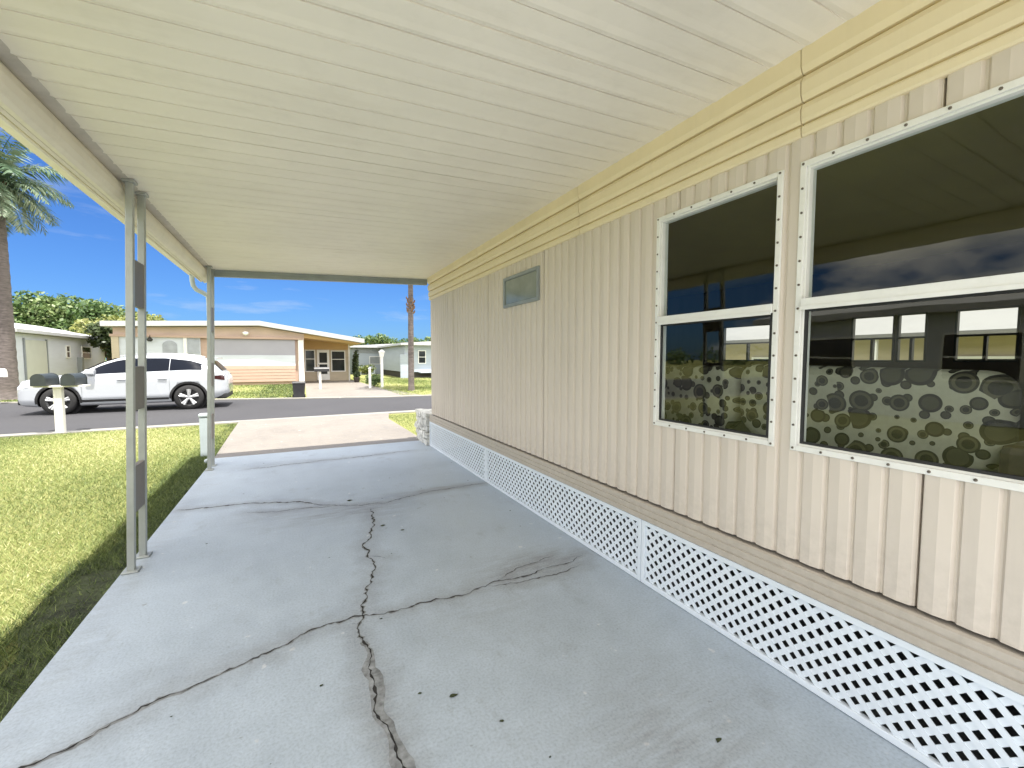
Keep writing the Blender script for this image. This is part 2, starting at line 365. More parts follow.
cracks = {
 'A': [(-1.05,1.96),(-.88,2.01),(-.72,2.04),(-.59,2.14),(-.45,2.18),(-.3,2.22),(-.19,2.25),(.04,2.36),(.27,2.37),(.57,2.34),(.9,2.33),(1.1,2.36),(1.44,2.38)],
 'B': [(.6,4.08),(.58,3.76),(.42,3.25),(.44,2.94),(.34,2.6),(.28,2.37),(.26,2.27),(.28,2.0),(.27,1.83),(.25,1.67),(.28,1.52),(.28,1.41),(.24,1.1),(.30,.6),(.27,0)],
 'C': [(-1.02,4.87),(-.68,4.82),(-.3,4.74),(.03,4.59),(.32,4.32),(.52,4.22),(.75,4.2),(1.05,4.3),(1.34,4.36),(1.89,4.36)],
 'D': [(-.61,6.27),(-.06,6.33),(.66,6.36),(1.61,6.47)]}
def fine(pts, step=0.018, amp=0.011):
    out = []; w = 0.0
    for a, b in zip(pts[:-1], pts[1:]):
        a, b = Vector(a), Vector(b); n = max(1, int((b - a).length / step)); pr = (b - a).normalized(); pr = Vector((-pr.y, pr.x))
        for i in range(n):
            w = w * 0.75 + random.uniform(-amp, amp)
            out.append(a.lerp(b, i / n) + pr * w)
    out.append(Vector(pts[-1])); return out
X0, X1, Y0, Y1 = -1.05, 1.96, -2.0, 7.2
nx, ny = 76, 231
gx = np.linspace(X0, X1, nx); gy = np.linspace(Y0, Y1, ny)
GX, GY = np.meshgrid(gx, gy); pts = np.stack([GX.ravel(), GY.ravel()], 1)
fines = {k: fine(v) for k, v in cracks.items()}
HAIR = [[(.44, 3.1), (.53, 3.0)], [(1.1, 2.37), (1.3, 2.47), (1.6, 2.50)], [(1.0, 2.34), (1.2, 2.30), (1.5, 2.27), (1.7, 2.31)], [(.32, 4.3), (.1, 4.38), (-.2, 4.4), (-.45, 4.5)], [(1.44, 2.38), (1.62, 2.36), (1.8, 2.42)]]
for q_, pts__ in enumerate(HAIR): fines['hair%d' % q_] = fine(pts__, .018, .008)
cd = np.full(len(pts), 9.0)
for k, fl in fines.items():
    q = np.array([p[:] for p in fl]); 
    for i in range(0, len(q), 2):
        cd = np.minimum(cd, np.hypot(pts[:, 0] - q[i, 0], pts[:, 1] - q[i, 1]) + (0.05 if k == 'D' else 0))
worn = np.zeros(len(pts))
for cx, cy, rx, ry, s in ((1.45,2.45,.45,.2,1.0),(.35,4.1,.6,.22,.9),(-.1,4.3,.5,.2,.6),(1.3,4.38,.6,.1,1),(.28,1.6,.06,.5,1.0),(.27,1.75,.12,.3,.6),(1.2,1.05,.35,.3,.8),(.5,6.4,1.2,.12,.8),(.7,3.9,.25,.2,.5),(-.3,2.3,.5,.12,.4),(-.98,4,.09,3,.5),(.9,2.1,.3,.16,.4)):
    d = ((pts[:, 0] - cx) / rx) ** 2 + ((pts[:, 1] - cy) / ry) ** 2
    worn = np.maximum(worn, s * np.exp(-d))
b = MB()
vs = [(x, y, 0.0) for x, y in pts]; fs = []
for j in range(ny - 1):
    for i in range(nx - 1):
        fs.append((j*nx+i, j*nx+i+1, (j+1)*nx+i+1, (j+1)*nx+i))
b.add(vs, fs); nslab = len(vs)
ring = [(X0, Y0), (X1, Y0), (X1, Y1), (X0, Y1)]
for a, c in zip(ring, ring[1:] + ring[:1]):
    b.add([(*a, 0), (*a, -0.12), (*c, -0.12), (*c, 0)], [(0, 1, 2, 3)])
for k, fl in fines.items():
    L = []; Rr = []; EL = []; ER = []; n = len(fl)
    base = {'A': .0030, 'B': .0032, 'C': .0044, 'D': .002}.get(k, .0013)
    for i, p in enumerate(fl):
        d = (fl[min(i+1, n-1)] - fl[max(i-1, 0)]).normalized(); pr = Vector((-d.y, d.x))
        w = base * random.choice((.25, .5, .8, 1.0, 1.3, 1.9)) * random.uniform(.8, 1.2) * min(1, (i + 1) / 6, (n - i) / 6)
        if k == 'B' and .8 < p.y < 1.9: w *= 1.25
        if k == 'C' and .1 < p.x: w *= 0.35
        if k == 'A' and p.x > 0.5: w *= 0.8
        L.append((p.x + pr.x*w, p.y + pr.y*w, .0022)); Rr.append((p.x - pr.x*w, p.y - pr.y*w, .0022))
        e1, e2 = (w*random.uniform(1.2, 3.0) + .0015 for _ in (0, 1)); tp_ = min(1, (i + 1) / 8, (n - i) / 8)
        EL.append((p.x + pr.x*e1*tp_, p.y + pr.y*e1*tp_, .0011)); ER.append((p.x - pr.x*e2*tp_, p.y - pr.y*e2*tp_, .0011))
    b.add(L + Rr, [(i, n+i, n+i+1, i+1) for i in range(n-1)], 1)
    b.add(EL + ER, [(i, n+i, n+i+1, i+1) for i in range(n-1)], 2)
# eroded band along the near end of the long crack, and along the left end of the diagonal
for k, sel, wid in (('B', lambda p: p.y < 2.2, .030), ('A', lambda p: p.x < -.1, .012), ('C', lambda p: p.x < -.2, .010)):
    q = [p for p in fines[k] if sel(p)][::2]; n = len(q); EL = []; ER = []; w1 = w2 = 1.0
    for i, p in enumerate(q):
        d = (q[min(i+1, n-1)] - q[max(i-1, 0)]).normalized(); pr = Vector((-d.y, d.x)); tp_ = min(1, (i + 1) / 9, (n - i) / 9)
        w1 = min(1.4, max(.25, w1 + random.uniform(-.3, .3))); w2 = min(1.2, max(.15, w2 + random.uniform(-.3, .3)))
        EL.append((p.x + pr.x*wid*w1*tp_, p.y + pr.y*wid*w1*tp_, .0005)); ER.append((p.x - pr.x*wid*w2*tp_, p.y - pr.y*wid*w2*tp_, .0005))
    b.add(EL + ER, [(i, n+i, n+i+1, i+1) for i in range(n-1)], 2)
slab = b.build('driveway', [M['slab'], M['crack'], M['crackedge']], recalc=False)
def fattr(o, name, vals, pad):
    a = o.data.attributes.new(name, 'FLOAT', 'POINT'); v = np.full(len(o.data.vertices), pad, dtype=np.float32); v[:len(vals)] = vals
    a.data.foreach_set('value', v)
fattr(slab, 'crack_distance', np.minimum(cd, 1.0), 1.0); fattr(slab, 'worn', worn, 0.0)
struct(slab, 'grey painted concrete carport slab crossed by dark cracks', 'driveway')
sheet('driveway_apron', [(-1.06, 7.212), (1.96, 7.212), (1.93, 10.2), (2.15, 11.35), (-1.16, 11.35), (-1.12, 9.5)], -0.004, M['apron'], 'sunlit pale concrete apron between the carport slab and the street', 'driveway', 0.1)
sheet('neighbour_driveway', [(0.35, fY(0.35) + 0.37), (4.5, fY(4.5) + 0.37), (4.0, 20.2), (3.65, 23), (3.5, 30.5), (0.52, 30.5)], GZ + 0.02, M['apron'], 'pinkish concrete driveway leading under the carport of the peach home', 'driveway', 0.1)
# soil strip beside the slab, its dark colour painting the roof's shade
sheet('reflector', [(-5.5, -2.01), (-5.5, -9.0), (6.5, -9.0), (6.5, -3.75), (1.96, -3.75), (1.96, -2.01)], -0.004, M['reflector'], 'unseen concrete patio behind the carport', 'reflector', 0.1)  # out-of-view paving added to brighten the carport by bounced sun
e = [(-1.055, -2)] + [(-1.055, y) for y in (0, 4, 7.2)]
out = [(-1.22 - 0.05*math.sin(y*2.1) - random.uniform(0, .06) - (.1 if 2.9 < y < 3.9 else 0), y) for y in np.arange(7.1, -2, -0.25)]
sheet('soil_shade_strip', e + out, GZ + 0.012, M['soil'], 'soil strip darkened with painted roof shade along the edge of the carport slab', 'soil')

# grass blades on the near lawn
def blades(name, n, xr, yr, h0, h1, keep, label, z=GZ, wmul=1.0):
    x = rng.uniform(*xr, n*2); y = rng.uniform(*yr, n*2)
    k = keep(x, y) > rng.random(n*2); x = x[k][:n]; y = y[k][:n]; n = len(x)
    patch = 0.5 + 0.25*np.sin(x*1.7 + 0.6*np.sin(y*1.3)) + 0.25*np.sin(y*0.9 + 1.1*np.sin(x*0.8))
    a = rng.uniform(0, 2*np.pi, n); h = rng.uniform(h0, h1, n); w = wmul*rng.uniform(.0011, .0026, n)*(1 + .12*np.maximum(0, y - 3)); ln = rng.uniform(.4, 1.6, n)*h; la = rng.uniform(0, 2*np.pi, n)
    dx, dy = np.cos(a)*w, np.sin(a)*w
    zz = np.full(n, z + 0.004)
    v = np.stack([np.stack([x-dx, y-dy, zz], 1), np.stack([x+dx, y+dy, zz], 1), np.stack([x+np.cos(la)*ln, y+np.sin(la)*ln, zz+h], 1)], 1).reshape(-1, 3)
    t = np.clip(-.05 + 0.62*patch + .22*(rng.random(n) < .25) + rng.normal(0, .22, n), 0.12, 1)
    edge = (x + rng.normal(0, .035, n) > -1.37 - .05*np.sin(2.3*y) - .04*np.sin(7*y)) & (x < 0); h = np.where(edge, h*1.2, h); t = np.where(edge, np.clip(rng.normal(.10, .12, n), 0, .5), t)  # blades beside the slab tinted dark, painting the roof's shadow
    o = raw_mesh(name, v, n, M['blade'], t, k=3)
    return tag(o, label, 'grass', kind='stuff')
def keepn(x, y):
    d = -1.06 - x
    bare = np.clip((d + 0.14) / 0.22, 0.55, 1) * np.where((y > 3.2) & (y < 3.9), .4, 1.1) * (0.75 + 0.25*np.sin(3*y + 2*np.sin(5*x)))
    dens = np.clip(1.3 - 0.07*y, 0.35, 1)
    k = np.where(d < 0.34, np.maximum(bare, .12)*1.3, 1.0)*dens
    return np.where((x > -1.062), 0, k)
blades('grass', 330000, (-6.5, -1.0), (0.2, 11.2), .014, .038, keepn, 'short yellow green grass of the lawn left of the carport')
blades('grass', 26000, (-1.46, -1.05), (0.5, 8.2), .02, .06, lambda x, y: np.where((x < -1.055 - .02*np.sin(9*y)) | (y > 7.25), np.where((y > 3.1) & (y < 3.75) & (x > -1.3), .15, 1), 0), 'longer grass along the left slab edge, tinted dark as painted roof shade')
blades('grass', 60000, (-10.5, 9.0), (16.8, 33), .03, .07, lambda x, y: np.where((y > 17.7 - .3*x) & ((x < .3) | (x > 3.7)) & ~((x > -8.0) & (x < 3.4) & (y > 27.4)) & ~((x > 7.2) & (y > 31.9)) & ~((x < -9.9) & (y > 25)), 1, 0), 'sunny short grass of the yards across the street', wmul=2.6)
blades('grass', 26000, (2.0, 6.0), (7.0, 11.2), .015, .04, lambda x, y: np.where(x > 2.02, 1, 0), 'small patch of short grass beside the stone stack and apron')

# ------------------------------------------------------------------ carport
SL = 0.039
def cz(x): return 2.66 - SL * (1.9 - x)
cp = thing('carport', (-1.0, 3.5, 0), 'cream aluminium carport roof on twin posts over the cracked slab', 'carport')
b = MB()
YA, YB = -0.62, 6.78
prof = []; i = 0
pitch = 0.145
k = 5; y = 6.285 + 3 * pitch
ys = [(YB, 0.0)]
while y > YA + .08:
    deep = (k % 8 == 0)
    g, dpt = (0.0075, 0.03) if deep else ((0.0042, 0.011), (0.005, 0.009), (0.004, 0.014), (.006, .009))[(k * 7) % 4]
    ys += [(y, 0.0), (y - 0.0008, dpt), (y - 0.0008 - g, dpt), (y - 0.0016 - g, 0.0), (y - .022 - g, -.003), (y - .055 - g, 0.0)]
    if not deep: pass
    y -= pitch; k += 1
ys.append((YA, 0.0))
xa, xb = -0.93, 1.90
vs = []
for yy, dz in ys:
    vs += [(xa, yy, cz(xa) + dz), (xb, yy, cz(xb) + dz)]
b.add(vs, [(2*i, 2*i+1, 2*i+3, 2*i+2) for i in range(len(ys)-1)])
b.box((-1.17, YA, 2.66), (2.2, YB, 2.75))
b.add([(xa, YB, cz(xa)), (xb, YB, cz(xb)), (xb, YB, 2.67), (xa, YB, 2.67)], [(0, 1, 2, 3)])
b.build('roof_pan', M['ceiling'], cp, recalc=False)
b = MB()
b.prism([(-.915, 2.549), (-.925, 2.645), (-.985, 2.645), (-.985, 2.535), (-.93, 2.545)], 'y', YA, YB - .01)
b.build('flashing', M['flashing'], cp)
b = MB()
gp = [(-.988, 2.64), (-.986, 2.545), (-.972, 2.535), (-.955, 2.51), (-.948, 2.475), (-.953, 2.44), (-.968, 2.41), (-.985, 2.395), (-1.003, 2.39)]
b.prism(gp + [(-1.005, 2.64)], 'y', YA, YB + .02, smooth=False)
b.build('edge_beam', M['gutter'], cp)
b = MB()
b.prism([(-1.008, 2.64), (-1.008, 2.392), (-1.02, 2.384), (-1.03, 2.392), (-1.03, 2.42), (-1.05, 2.42), (-1.05, 2.402), (-1.06, 2.395), (-1.07, 2.402), (-1.07, 2.43),
         (-1.09, 2.43), (-1.10, 2.452), (-1.19, 2.475), (-1.20, 2.485), (-1.205, 2.64)], 'y', YA, YB + .04)
b.build('gutter', M['gutter'], cp)
b = MB()
hx0, hx1 = -.944, 1.90
def hz(x): return cz(x) - 0.002
b.add([(hx0, 6.70, hz(hx0) - .085), (hx1, 6.70, hz(hx1) - .085), (hx1, 6.76, hz(hx1) - .085), (hx0, 6.76, hz(hx0) - .085),
       (hx0, 6.70, hz(hx0) - .012), (hx1, 6.70, hz(hx1) - .012), (hx1, 6.76, hz(hx1) - .012), (hx0, 6.76, hz(hx0) - .012)],
      [(3,2,1,0),(4,5,6,7),(0,1,5,4),(1,2,6,5),(2,3,7,6),(3,0,4,7)])
b.add([(hx0, 6.685, hz(hx0) - .03), (hx1, 6.685, hz(hx1) - .03), (hx1, 6.699, hz(hx1) - .03), (hx0, 6.699, hz(hx0) - .03),
       (hx0, 6.685, hz(hx0) - .004), (hx1, 6.685, hz(hx1) - .004), (hx1, 6.699, hz(hx1) - .004), (hx0, 6.699, hz(hx0) - .004)],
      [(3,2,1,0),(4,5,6,7),(0,1,5,4),(1,2,6,5),(2,3,7,6),(3,0,4,7)])
b.build('end_beam', M['header'], cp)
def sqtube(b, p0, p1, w):
    vs = []
    for p, z in ((p0, 0), (p1, 1)):
        for sx, sy in ((-1,-1),(1,-1),(1,1),(-1,1)): vs.append((p[0]+sx*w/2, p[1]+sy*w/2, p[2]))
    b.add(vs, [(3,2,1,0),(4,5,6,7),(0,1,5,4),(1,2,6,5),(2,3,7,6),(3,0,4,7)])
for (y0, y1, ytop) in ((3.58, 3.82, 3.62), (6.46, 6.70, 6.46), (0.42, 0.66, 0.42)):
    b = MB(); w = .040; dy = ytop - y0; xt = -.918
    sqtube(b, (-1.0, y0, 0), (xt, y0+dy, 2.53), w); sqtube(b, (-1.0, y1, 0), (xt, y1+dy, 2.53), w)
    for yy in (y0, y1): b.box((-1.045, yy-.045, 0.001), (-.955, yy+.045, .012))
    for yy in (y0+dy, y1+dy): b.box((xt-.034, yy-.035, 2.528), (xt+.034, yy+.035, cz(xt)-.002))
    post = bevel(b.build('post', M['post'], cp), .004, 2)
    for z0, z1 in ((.38, .69), (1.06, 1.35), (1.75, 2.05)):
        b = MB(); 
        def px(z): return -1.0 + (xt+1.0)*z/2.53
        def py(z): return dy*z/2.53
        b.add([(px(z0)-.016, y0+w/2+py(z0), z0), (px(z0)-.016, y1-w/2+py(z0), z0), (px(z1)-.016, y1-w/2+py(z1), z1), (px(z1)-.016, y0+w/2+py(z1), z1),
               (px(z0)+.016, y0+w/2+py(z0), z0), (px(z0)+.016, y1-w/2+py(z0), z0), (px(z1)+.016, y1-w/2+py(z1), z1), (px(z1)+.016, y0+w/2+py(z1), z1)],
              [(0,1,2,3),(7,6,5,4),(0,4,5,1),(1,5,6,2),(2,6,7,3),(3,7,4,0)])
        b.build('connecting_plate', M['plate'], post)
b = MB()
b.tube([(-1.13, 6.66, 2.46), (-1.13, 6.68, 2.38), (-1.125, 6.70, 2.33), (-1.10, 6.73, 2.285), (-1.03, 6.765, 2.25), (-.985, 6.78, 2.21), (-.98, 6.78, 2.1), (-.995, 6.78, 1.0), (-1.01, 6.78, .16), (-1.03, 6.82, .07), (-1.10, 6.9, .03)], .027, 12)
b.build('downspout', M['pipe'], cp)

# ------------------------------------------------------------------ mobile home beside the carport
WX = 1.92; HY0, HY1, HX1 = -3.6, 6.58, 5.9
home = thing('mobile_home', (3.9, 1.5, 0), 'beige ribbed metal mobile home with white lattice skirting beside the carport', 'mobile home')
W1 = (1.165, 1.862, 1.02, 2.205); W2 = (-0.15, 1.07, 1.02, 2.205); SW = (3.215, 3.91, 1.91, 2.205)
opens = [W1, W2]
seams = [.647, 1.719, 2.2, 3.145, 4.314, 5.475]
b = MB()
cuts = []      # (y, depth outward)
y = HY0; per = 0.0975
y0 = 0.647 - per * math.ceil((0.647 - HY0) / per)
y = y0
while y < HY1:
    for dy, d in ((0.0, .0), (.007, .0), (.015, .011), (.050, .0152), (.0890, .011)):
        yy = y + dy
        if HY0 <= yy <= HY1: cuts.append((yy, d))
    y += per
cuts = [(HY0, 0)] + cuts + [(HY1, 0)]
def dep(yy):
    for (a, da), (c, dc) in zip(cuts[:-1], cuts[1:]):
        if a <= yy <= c and c > a: return da + (dc-da)*(yy-a)/(c-a)
    return 0
extra = []
for (a, c, _, _) in opens: extra += [a, c]
SWD = lambda s_: .0022 if s_ < 1.2 else .0035 if s_ < 2 else .0055
for s_ in seams: extra += [s_ - SWD(s_) - .002, s_ - SWD(s_), s_ + SWD(s_), s_ + SWD(s_) + .002]
pts_ = sorted(set([c for c in cuts] + [(e_, dep(e_)) for e_ in extra]))
pts_ = [(yy, (-.03 if any(abs(yy - s_) < SWD(s_) + .0003 for s_ in seams) else d)) for yy, d in pts_]
for (a, da), (c, dc) in zip(pts_[:-1], pts_[1:]):
    if c - a < 1e-6: continue
    m = (a + c)/2; spans = [(0.532, 2.345)]
    for (oa, oc, z0, z1) in opens:
        if oa < m < oc: spans = [(0.532, z0), (z1, 2.345)]
    for z0, z1 in spans:
        b.add([(WX - da, a, z0), (WX - dc, c, z0), (WX - dc, c, z1), (WX - da, a, z1)], [(0, 3, 2, 1)])
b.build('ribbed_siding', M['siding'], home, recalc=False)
b = MB()
tp = [(1.925, 2.318), (1.898, 2.318), (1.892, 2.326), (1.890, 2.352), (1.894, 2.360), (1.908, 2.361), (1.908, 2.369), (1.893, 2.370), (1.886, 2.384), (1.884, 2.424), (1.893, 2.446), (1.909, 2.447),
      (1.909, 2.456), (1.892, 2.457), (1.880, 2.480), (1.877, 2.530), (1.888, 2.553), (1.906, 2.554), (1.906, 2.564), (1.886, 2.565), (1.874, 2.590), (1.870, 2.66), (1.925, 2.66)]
for a, c in ((HY0, -.47), (-.465, 1.079), (1.083, 2.62), (2.625, 4.56), (4.565, HY1 + .02)): b.prism(tp, 'y', a, c)
b.build('eave_trim', M['trim'], home)
b = MB()
b.prism([(1.95, .405), (1.895, .405), (1.888, .412), (1.888, .440), (1.894, .443), (1.894, .448), (1.888, .451), (1.888, .478), (1.893, .481), (1.893, .486), (1.888, .489), (1.889, .512), (1.900, .518), (1.95, .518)], 'y', HY0, HY1 + .03)
b.build('skirt_board', M['skirt'], home)
# rest of the shell
for lo_, hi_ in (((WX+.012, HY0, .53), (WX+.06, W2[0]-.02, 2.45)), ((WX+.012, W1[1]+.02, .53), (WX+.06, HY1-.06, 2.45)), ((WX+.012, W2[0]-.02, .53), (WX+.06, W1[1]+.02, W1[2]-.02)),
                 ((WX+.012, W2[0]-.02, W1[3]+.02), (WX+.06, W1[1]+.02, 2.45)), ((WX+.012, W2[1]+.02, W1[2]-.02), (WX+.06, W1[0]-.02, W1[3]+.02))):
    b = MB(); b.box(lo_, hi_); b.build('interior_lining', M['wood'], home)
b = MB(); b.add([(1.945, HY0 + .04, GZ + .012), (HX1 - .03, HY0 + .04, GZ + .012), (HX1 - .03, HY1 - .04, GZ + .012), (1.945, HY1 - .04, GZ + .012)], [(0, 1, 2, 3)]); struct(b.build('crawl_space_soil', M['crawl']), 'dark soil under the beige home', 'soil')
b = MB(); b.box((WX + .065, HY0 + .05, .44), (HX1 - .065, HY1 - .06, .55)); b.build('interior_floor', M['carpet'], home)
b = MB(); b.box((WX + .065, HY0 + .05, 2.455), (HX1 - .065, HY1 - .06, 2.5)); b.build('interior_ceiling', M['inceil'], home)
b = MB(); b.box((1.94, HY0, 2.661), (HX1 + .2, HY1 + .25, 2.74)); b.prism([(1.94, 2.741), (HX1 + .2, 2.741), (HX1 + .2, 2.78), (3.9, 2.95), (1.94, 2.78)], 'y', HY0, HY1 + .25)
b.build('roof', M['roofw'], home)
b = MB(); b.box((WX + .002, HY1 - .055, 0.53), (HX1, HY1, 2.66)); b.build('front_wall', M['beigeh'], home)
b = MB(); b.box((WX + .002, HY0, 0.53), (HX1, HY0 + .045, 2.66)); b.build('rear_wall', M['beigeh'], home)
# far side wall with windows
FW = [(a_, c_, 1.37, 1.89) for a_, c_ in ((1.38, 1.81), (2.02, 2.27), (2.29, 2.70), (3.6, 4.4), (-1.2, 0.2), (.4, 1.1))]
FW = sorted(FW)
b = MB(); yy = HY0 + .05
for (a, c, z0, z1) in FW:
    b.box((HX1 - .01, yy, .53), (HX1 + .04, a, 2.66)); b.box((HX1 - .01, a, .53), (HX1 + .04, c, z0)); b.box((HX1 - .01, a, z1), (HX1 + .04, c, 2.66)); yy = c
b.box((HX1 - .01, yy, .53), (HX1 + .04, HY1 - .06, 2.66))
b.build('side_wall', M['wood'], home)
for (a, c, z0, z1) in FW:
    b = MB(); t_ = .018
    for q in ((a, a+t_, z0, z1), (c-t_, c, z0, z1), (a+t_, c-t_, z0, z0+t_), (a+t_, c-t_, z1-t_, z1), (a+t_, c-t_, (z0+z1)/2-.01, (z0+z1)/2+.01), ((a+c)/2-.012, (a+c)/2+.012, z0+t_, (z0+z1)/2-.01)):
        b.box((HX1 - .02, q[0], q[2]), (HX1 + .03, q[1], q[3]))
    b.build('window', M['frame_in'], home)
# crawl space skirting on the other sides
b = MB()
b.box((HX1 - .03, HY0, -.05), (HX1 + .02, HY1, .53)); b.box((WX + .05, HY0, -.05), (HX1 - .035, HY0 + .04, .43)); b.box((WX + .04, HY1 - .04, -.05), (HX1 - .035, HY1, .43))
b.build('skirting', M['skirt'], home)
# big windows
def big_window(y0, y1, z0, z1, mid, screw=True):
    x = WX - .014; fw = .024
    b = MB()
    ya, yb, za, zb = y0 - .012, y1 + .012, z0 - .012, z1 + .012
    for q in ((ya, ya+fw, za, zb), (yb-fw, yb, za, zb), (ya+fw, yb-fw, za, za+fw), (ya+fw, yb-fw, zb-fw, zb)):
        b.box((x - .008, q[0], q[2]), (x + .004, q[1], q[3]))
    iy0, iy1, iz0, iz1 = ya+fw, yb-fw, za+fw, zb-fw
    t_ = .008
    for q in ((iy0-.006, iy0+t_, iz0-.006, iz1+.006), (iy1-t_, iy1+.006, iz0-.006, iz1+.006), (iy0+t_, iy1-t_, iz0-.006, iz0+t_), (iy0+t_, iy1-t_, iz1-t_, iz1+.006)):
        b.box((x + .0045, q[0], q[2]), (x + .055, q[1], q[3]))
    w = bevel(b.build('window', M['frame'], home), .0025, 2)
    b = MB(); b.box((x - .016, iy0 + .001, mid - .02), (x + .03, iy1 - .001, mid + .02)); b.box((x - .020, iy0 + .001, mid - .028), (x - .0165, iy1 - .001, mid - .012))
    bevel(b.build('sash_rail', M['frame'], w), .003, 2)
    b = MB(); xx = x + .030; b.add([(xx, iy0, mid+.018), (xx, iy1, mid+.018), (xx, iy1, iz1), (xx, iy0, iz1)], [(0, 3, 2, 1)])
    b.build('glass_pane', M['glass'], w, recalc=False)
    b = MB(); xx = x + .016; b.add([(xx, iy0, iz0), (xx, iy1, iz0), (xx, iy1, mid-.015), (xx, iy0, mid-.015)], [(0, 3, 2, 1)])
    b.build('glass_pane', M['glass'], w, recalc=False)
    b = MB()   # black gasket round the lower sash
    for q in ((iy0+t_, iy0+t_+.012, iz0+t_, mid-.02), (iy1-t_-.012, iy1-t_, iz0+t_, mid-.02), (iy0+t_+.012, iy1-t_-.012, iz0+t_, iz0+t_+.010), (iy0+t_+.012, iy1-t_-.012, mid-.034, mid-.0205)):
        b.box((x + .006, q[0], q[2]), (x + .015, q[1], q[3]))
    b.build('gasket', M['black'], w)
    pos = []
    n = max(3, round((yb-ya-.04)/.105)); m = round((zb-za-.04)/.095)
    for i in range(n+1):
        yy = ya + .012 + (yb-ya-.024)*i/n; pos += [(yy, za+.012), (yy, zb-.012)]
    for i in range(1, m):
        zz = za + .012 + (zb-za-.024)*i/m; pos += [(ya+.012, zz), (yb-.012, zz)]
    proto = None
    for yy, zz in pos:
        if proto is None:
            bb = MB(); bb.lathe([(.0052, .0), (.0048, -.003), (.003, -.0042), (0.0, -.0044)], (0, 0, 0), 'x', 8); proto = bb.build('screw', M['screw']); o = proto
        else: o = proto.copy(); COL.objects.link(o)
        o.parent = w; o.location = Vector((x - .008, yy, zz)) - home.location
    return w
big_window(*W1, 1.625); big_window(*W2, 1.632)
# small awning window
b = MB(); ya, yb, za, zb = SW; x = WX - .012; fw = .03
for q in ((ya, ya+fw, za, zb), (yb-fw, yb, za, zb), (ya+fw, yb-fw, za, za+fw), (ya+fw, yb-fw, zb-fw, zb)): b.box((x - .022, q[0], q[2]), (x + .004, q[1], q[3]))
w = bevel(b.build('small_window', M['header'], home), .003, 2); tag(w, 'small grey framed awning window high on the wall')
b = MB(); b.box((x - .010, ya+fw+.001, za+fw+.001), (x - .002, yb-fw-.001, zb-fw-.001)); b.build('glass_pane', M['frost'], w)
# lattice skirting panels
def clip(poly, lo, hi):
    def cut(poly, ax, val, keep_ge):
        out = []
        for i in range(len(poly)):
            p, q = poly[i], poly[(i+1) % len(poly)]
            ip = (p[ax] >= val) == keep_ge or p[ax] == val; iq = (q[ax] >= val) == keep_ge or q[ax] == val
            if ip: out.append(p)
            if ip != iq:
                t = (val - p[ax])/(q[ax]-p[ax]); out.append((p[0]+(q[0]-p[0])*t, p[1]+(q[1]-p[1])*t))
        return out
    for ax in (0, 1):
        poly = cut(poly, ax, lo[ax], True)
        if len(poly) < 3: return None
        poly = cut(poly, ax, hi[ax], False)
        if len(poly) < 3: return None
    return poly
def lattice(y0, y1):
    z0, z1 = .004, .402; dpitch = .0665; sw = .0218
    b = MB(); t_ = .028
    lo = (y0 + t_ - .006, z0 + t_ - .006); hi = (y1 - t_ + .006, z1 - t_ + .006)
    n = int((y1 - y0 + .5)/dpitch) + 4
    hw = sw/2*math.sqrt(2)
    for sgn, xo in ((1, 0.0), (-1, .0046)):
        for i in range(-6, n):
            c = y0 + i*dpitch
            if sgn == 1: poly = [(c-hw, z0), (c+hw, z0), (c+hw+.5, z0+.5), (c-hw+.5, z0+.5)]
            else: poly = [(c-hw, z0), (c+hw, z0), (c+hw-.5, z0+.5), (c-hw-.5, z0+.5)]
            pc = clip(poly, lo, hi)
            if pc: b.prism(pc, 'x', 1.908 + xo, 1.9122 + xo)
    o = b.build('lattice_panel', M['lattice'], home)
    b = MB()
    for q in ((y0, y0+t_, z0, z1), (y1-t_, y1, z0, z1), (y0+t_, y1-t_, z0, z0+t_), (y0+t_, y1-t_, z1-t_, z1)): b.box((1.897, q[0], q[2]), (1.924, q[1], q[3]))
    bevel(b.build('lattice_frame', M['lattice'], o), .003, 2)
lattice(4.402, 6.66); lattice(1.955, 4.398); lattice(-.49, 1.951); lattice(-2.95, -.494)

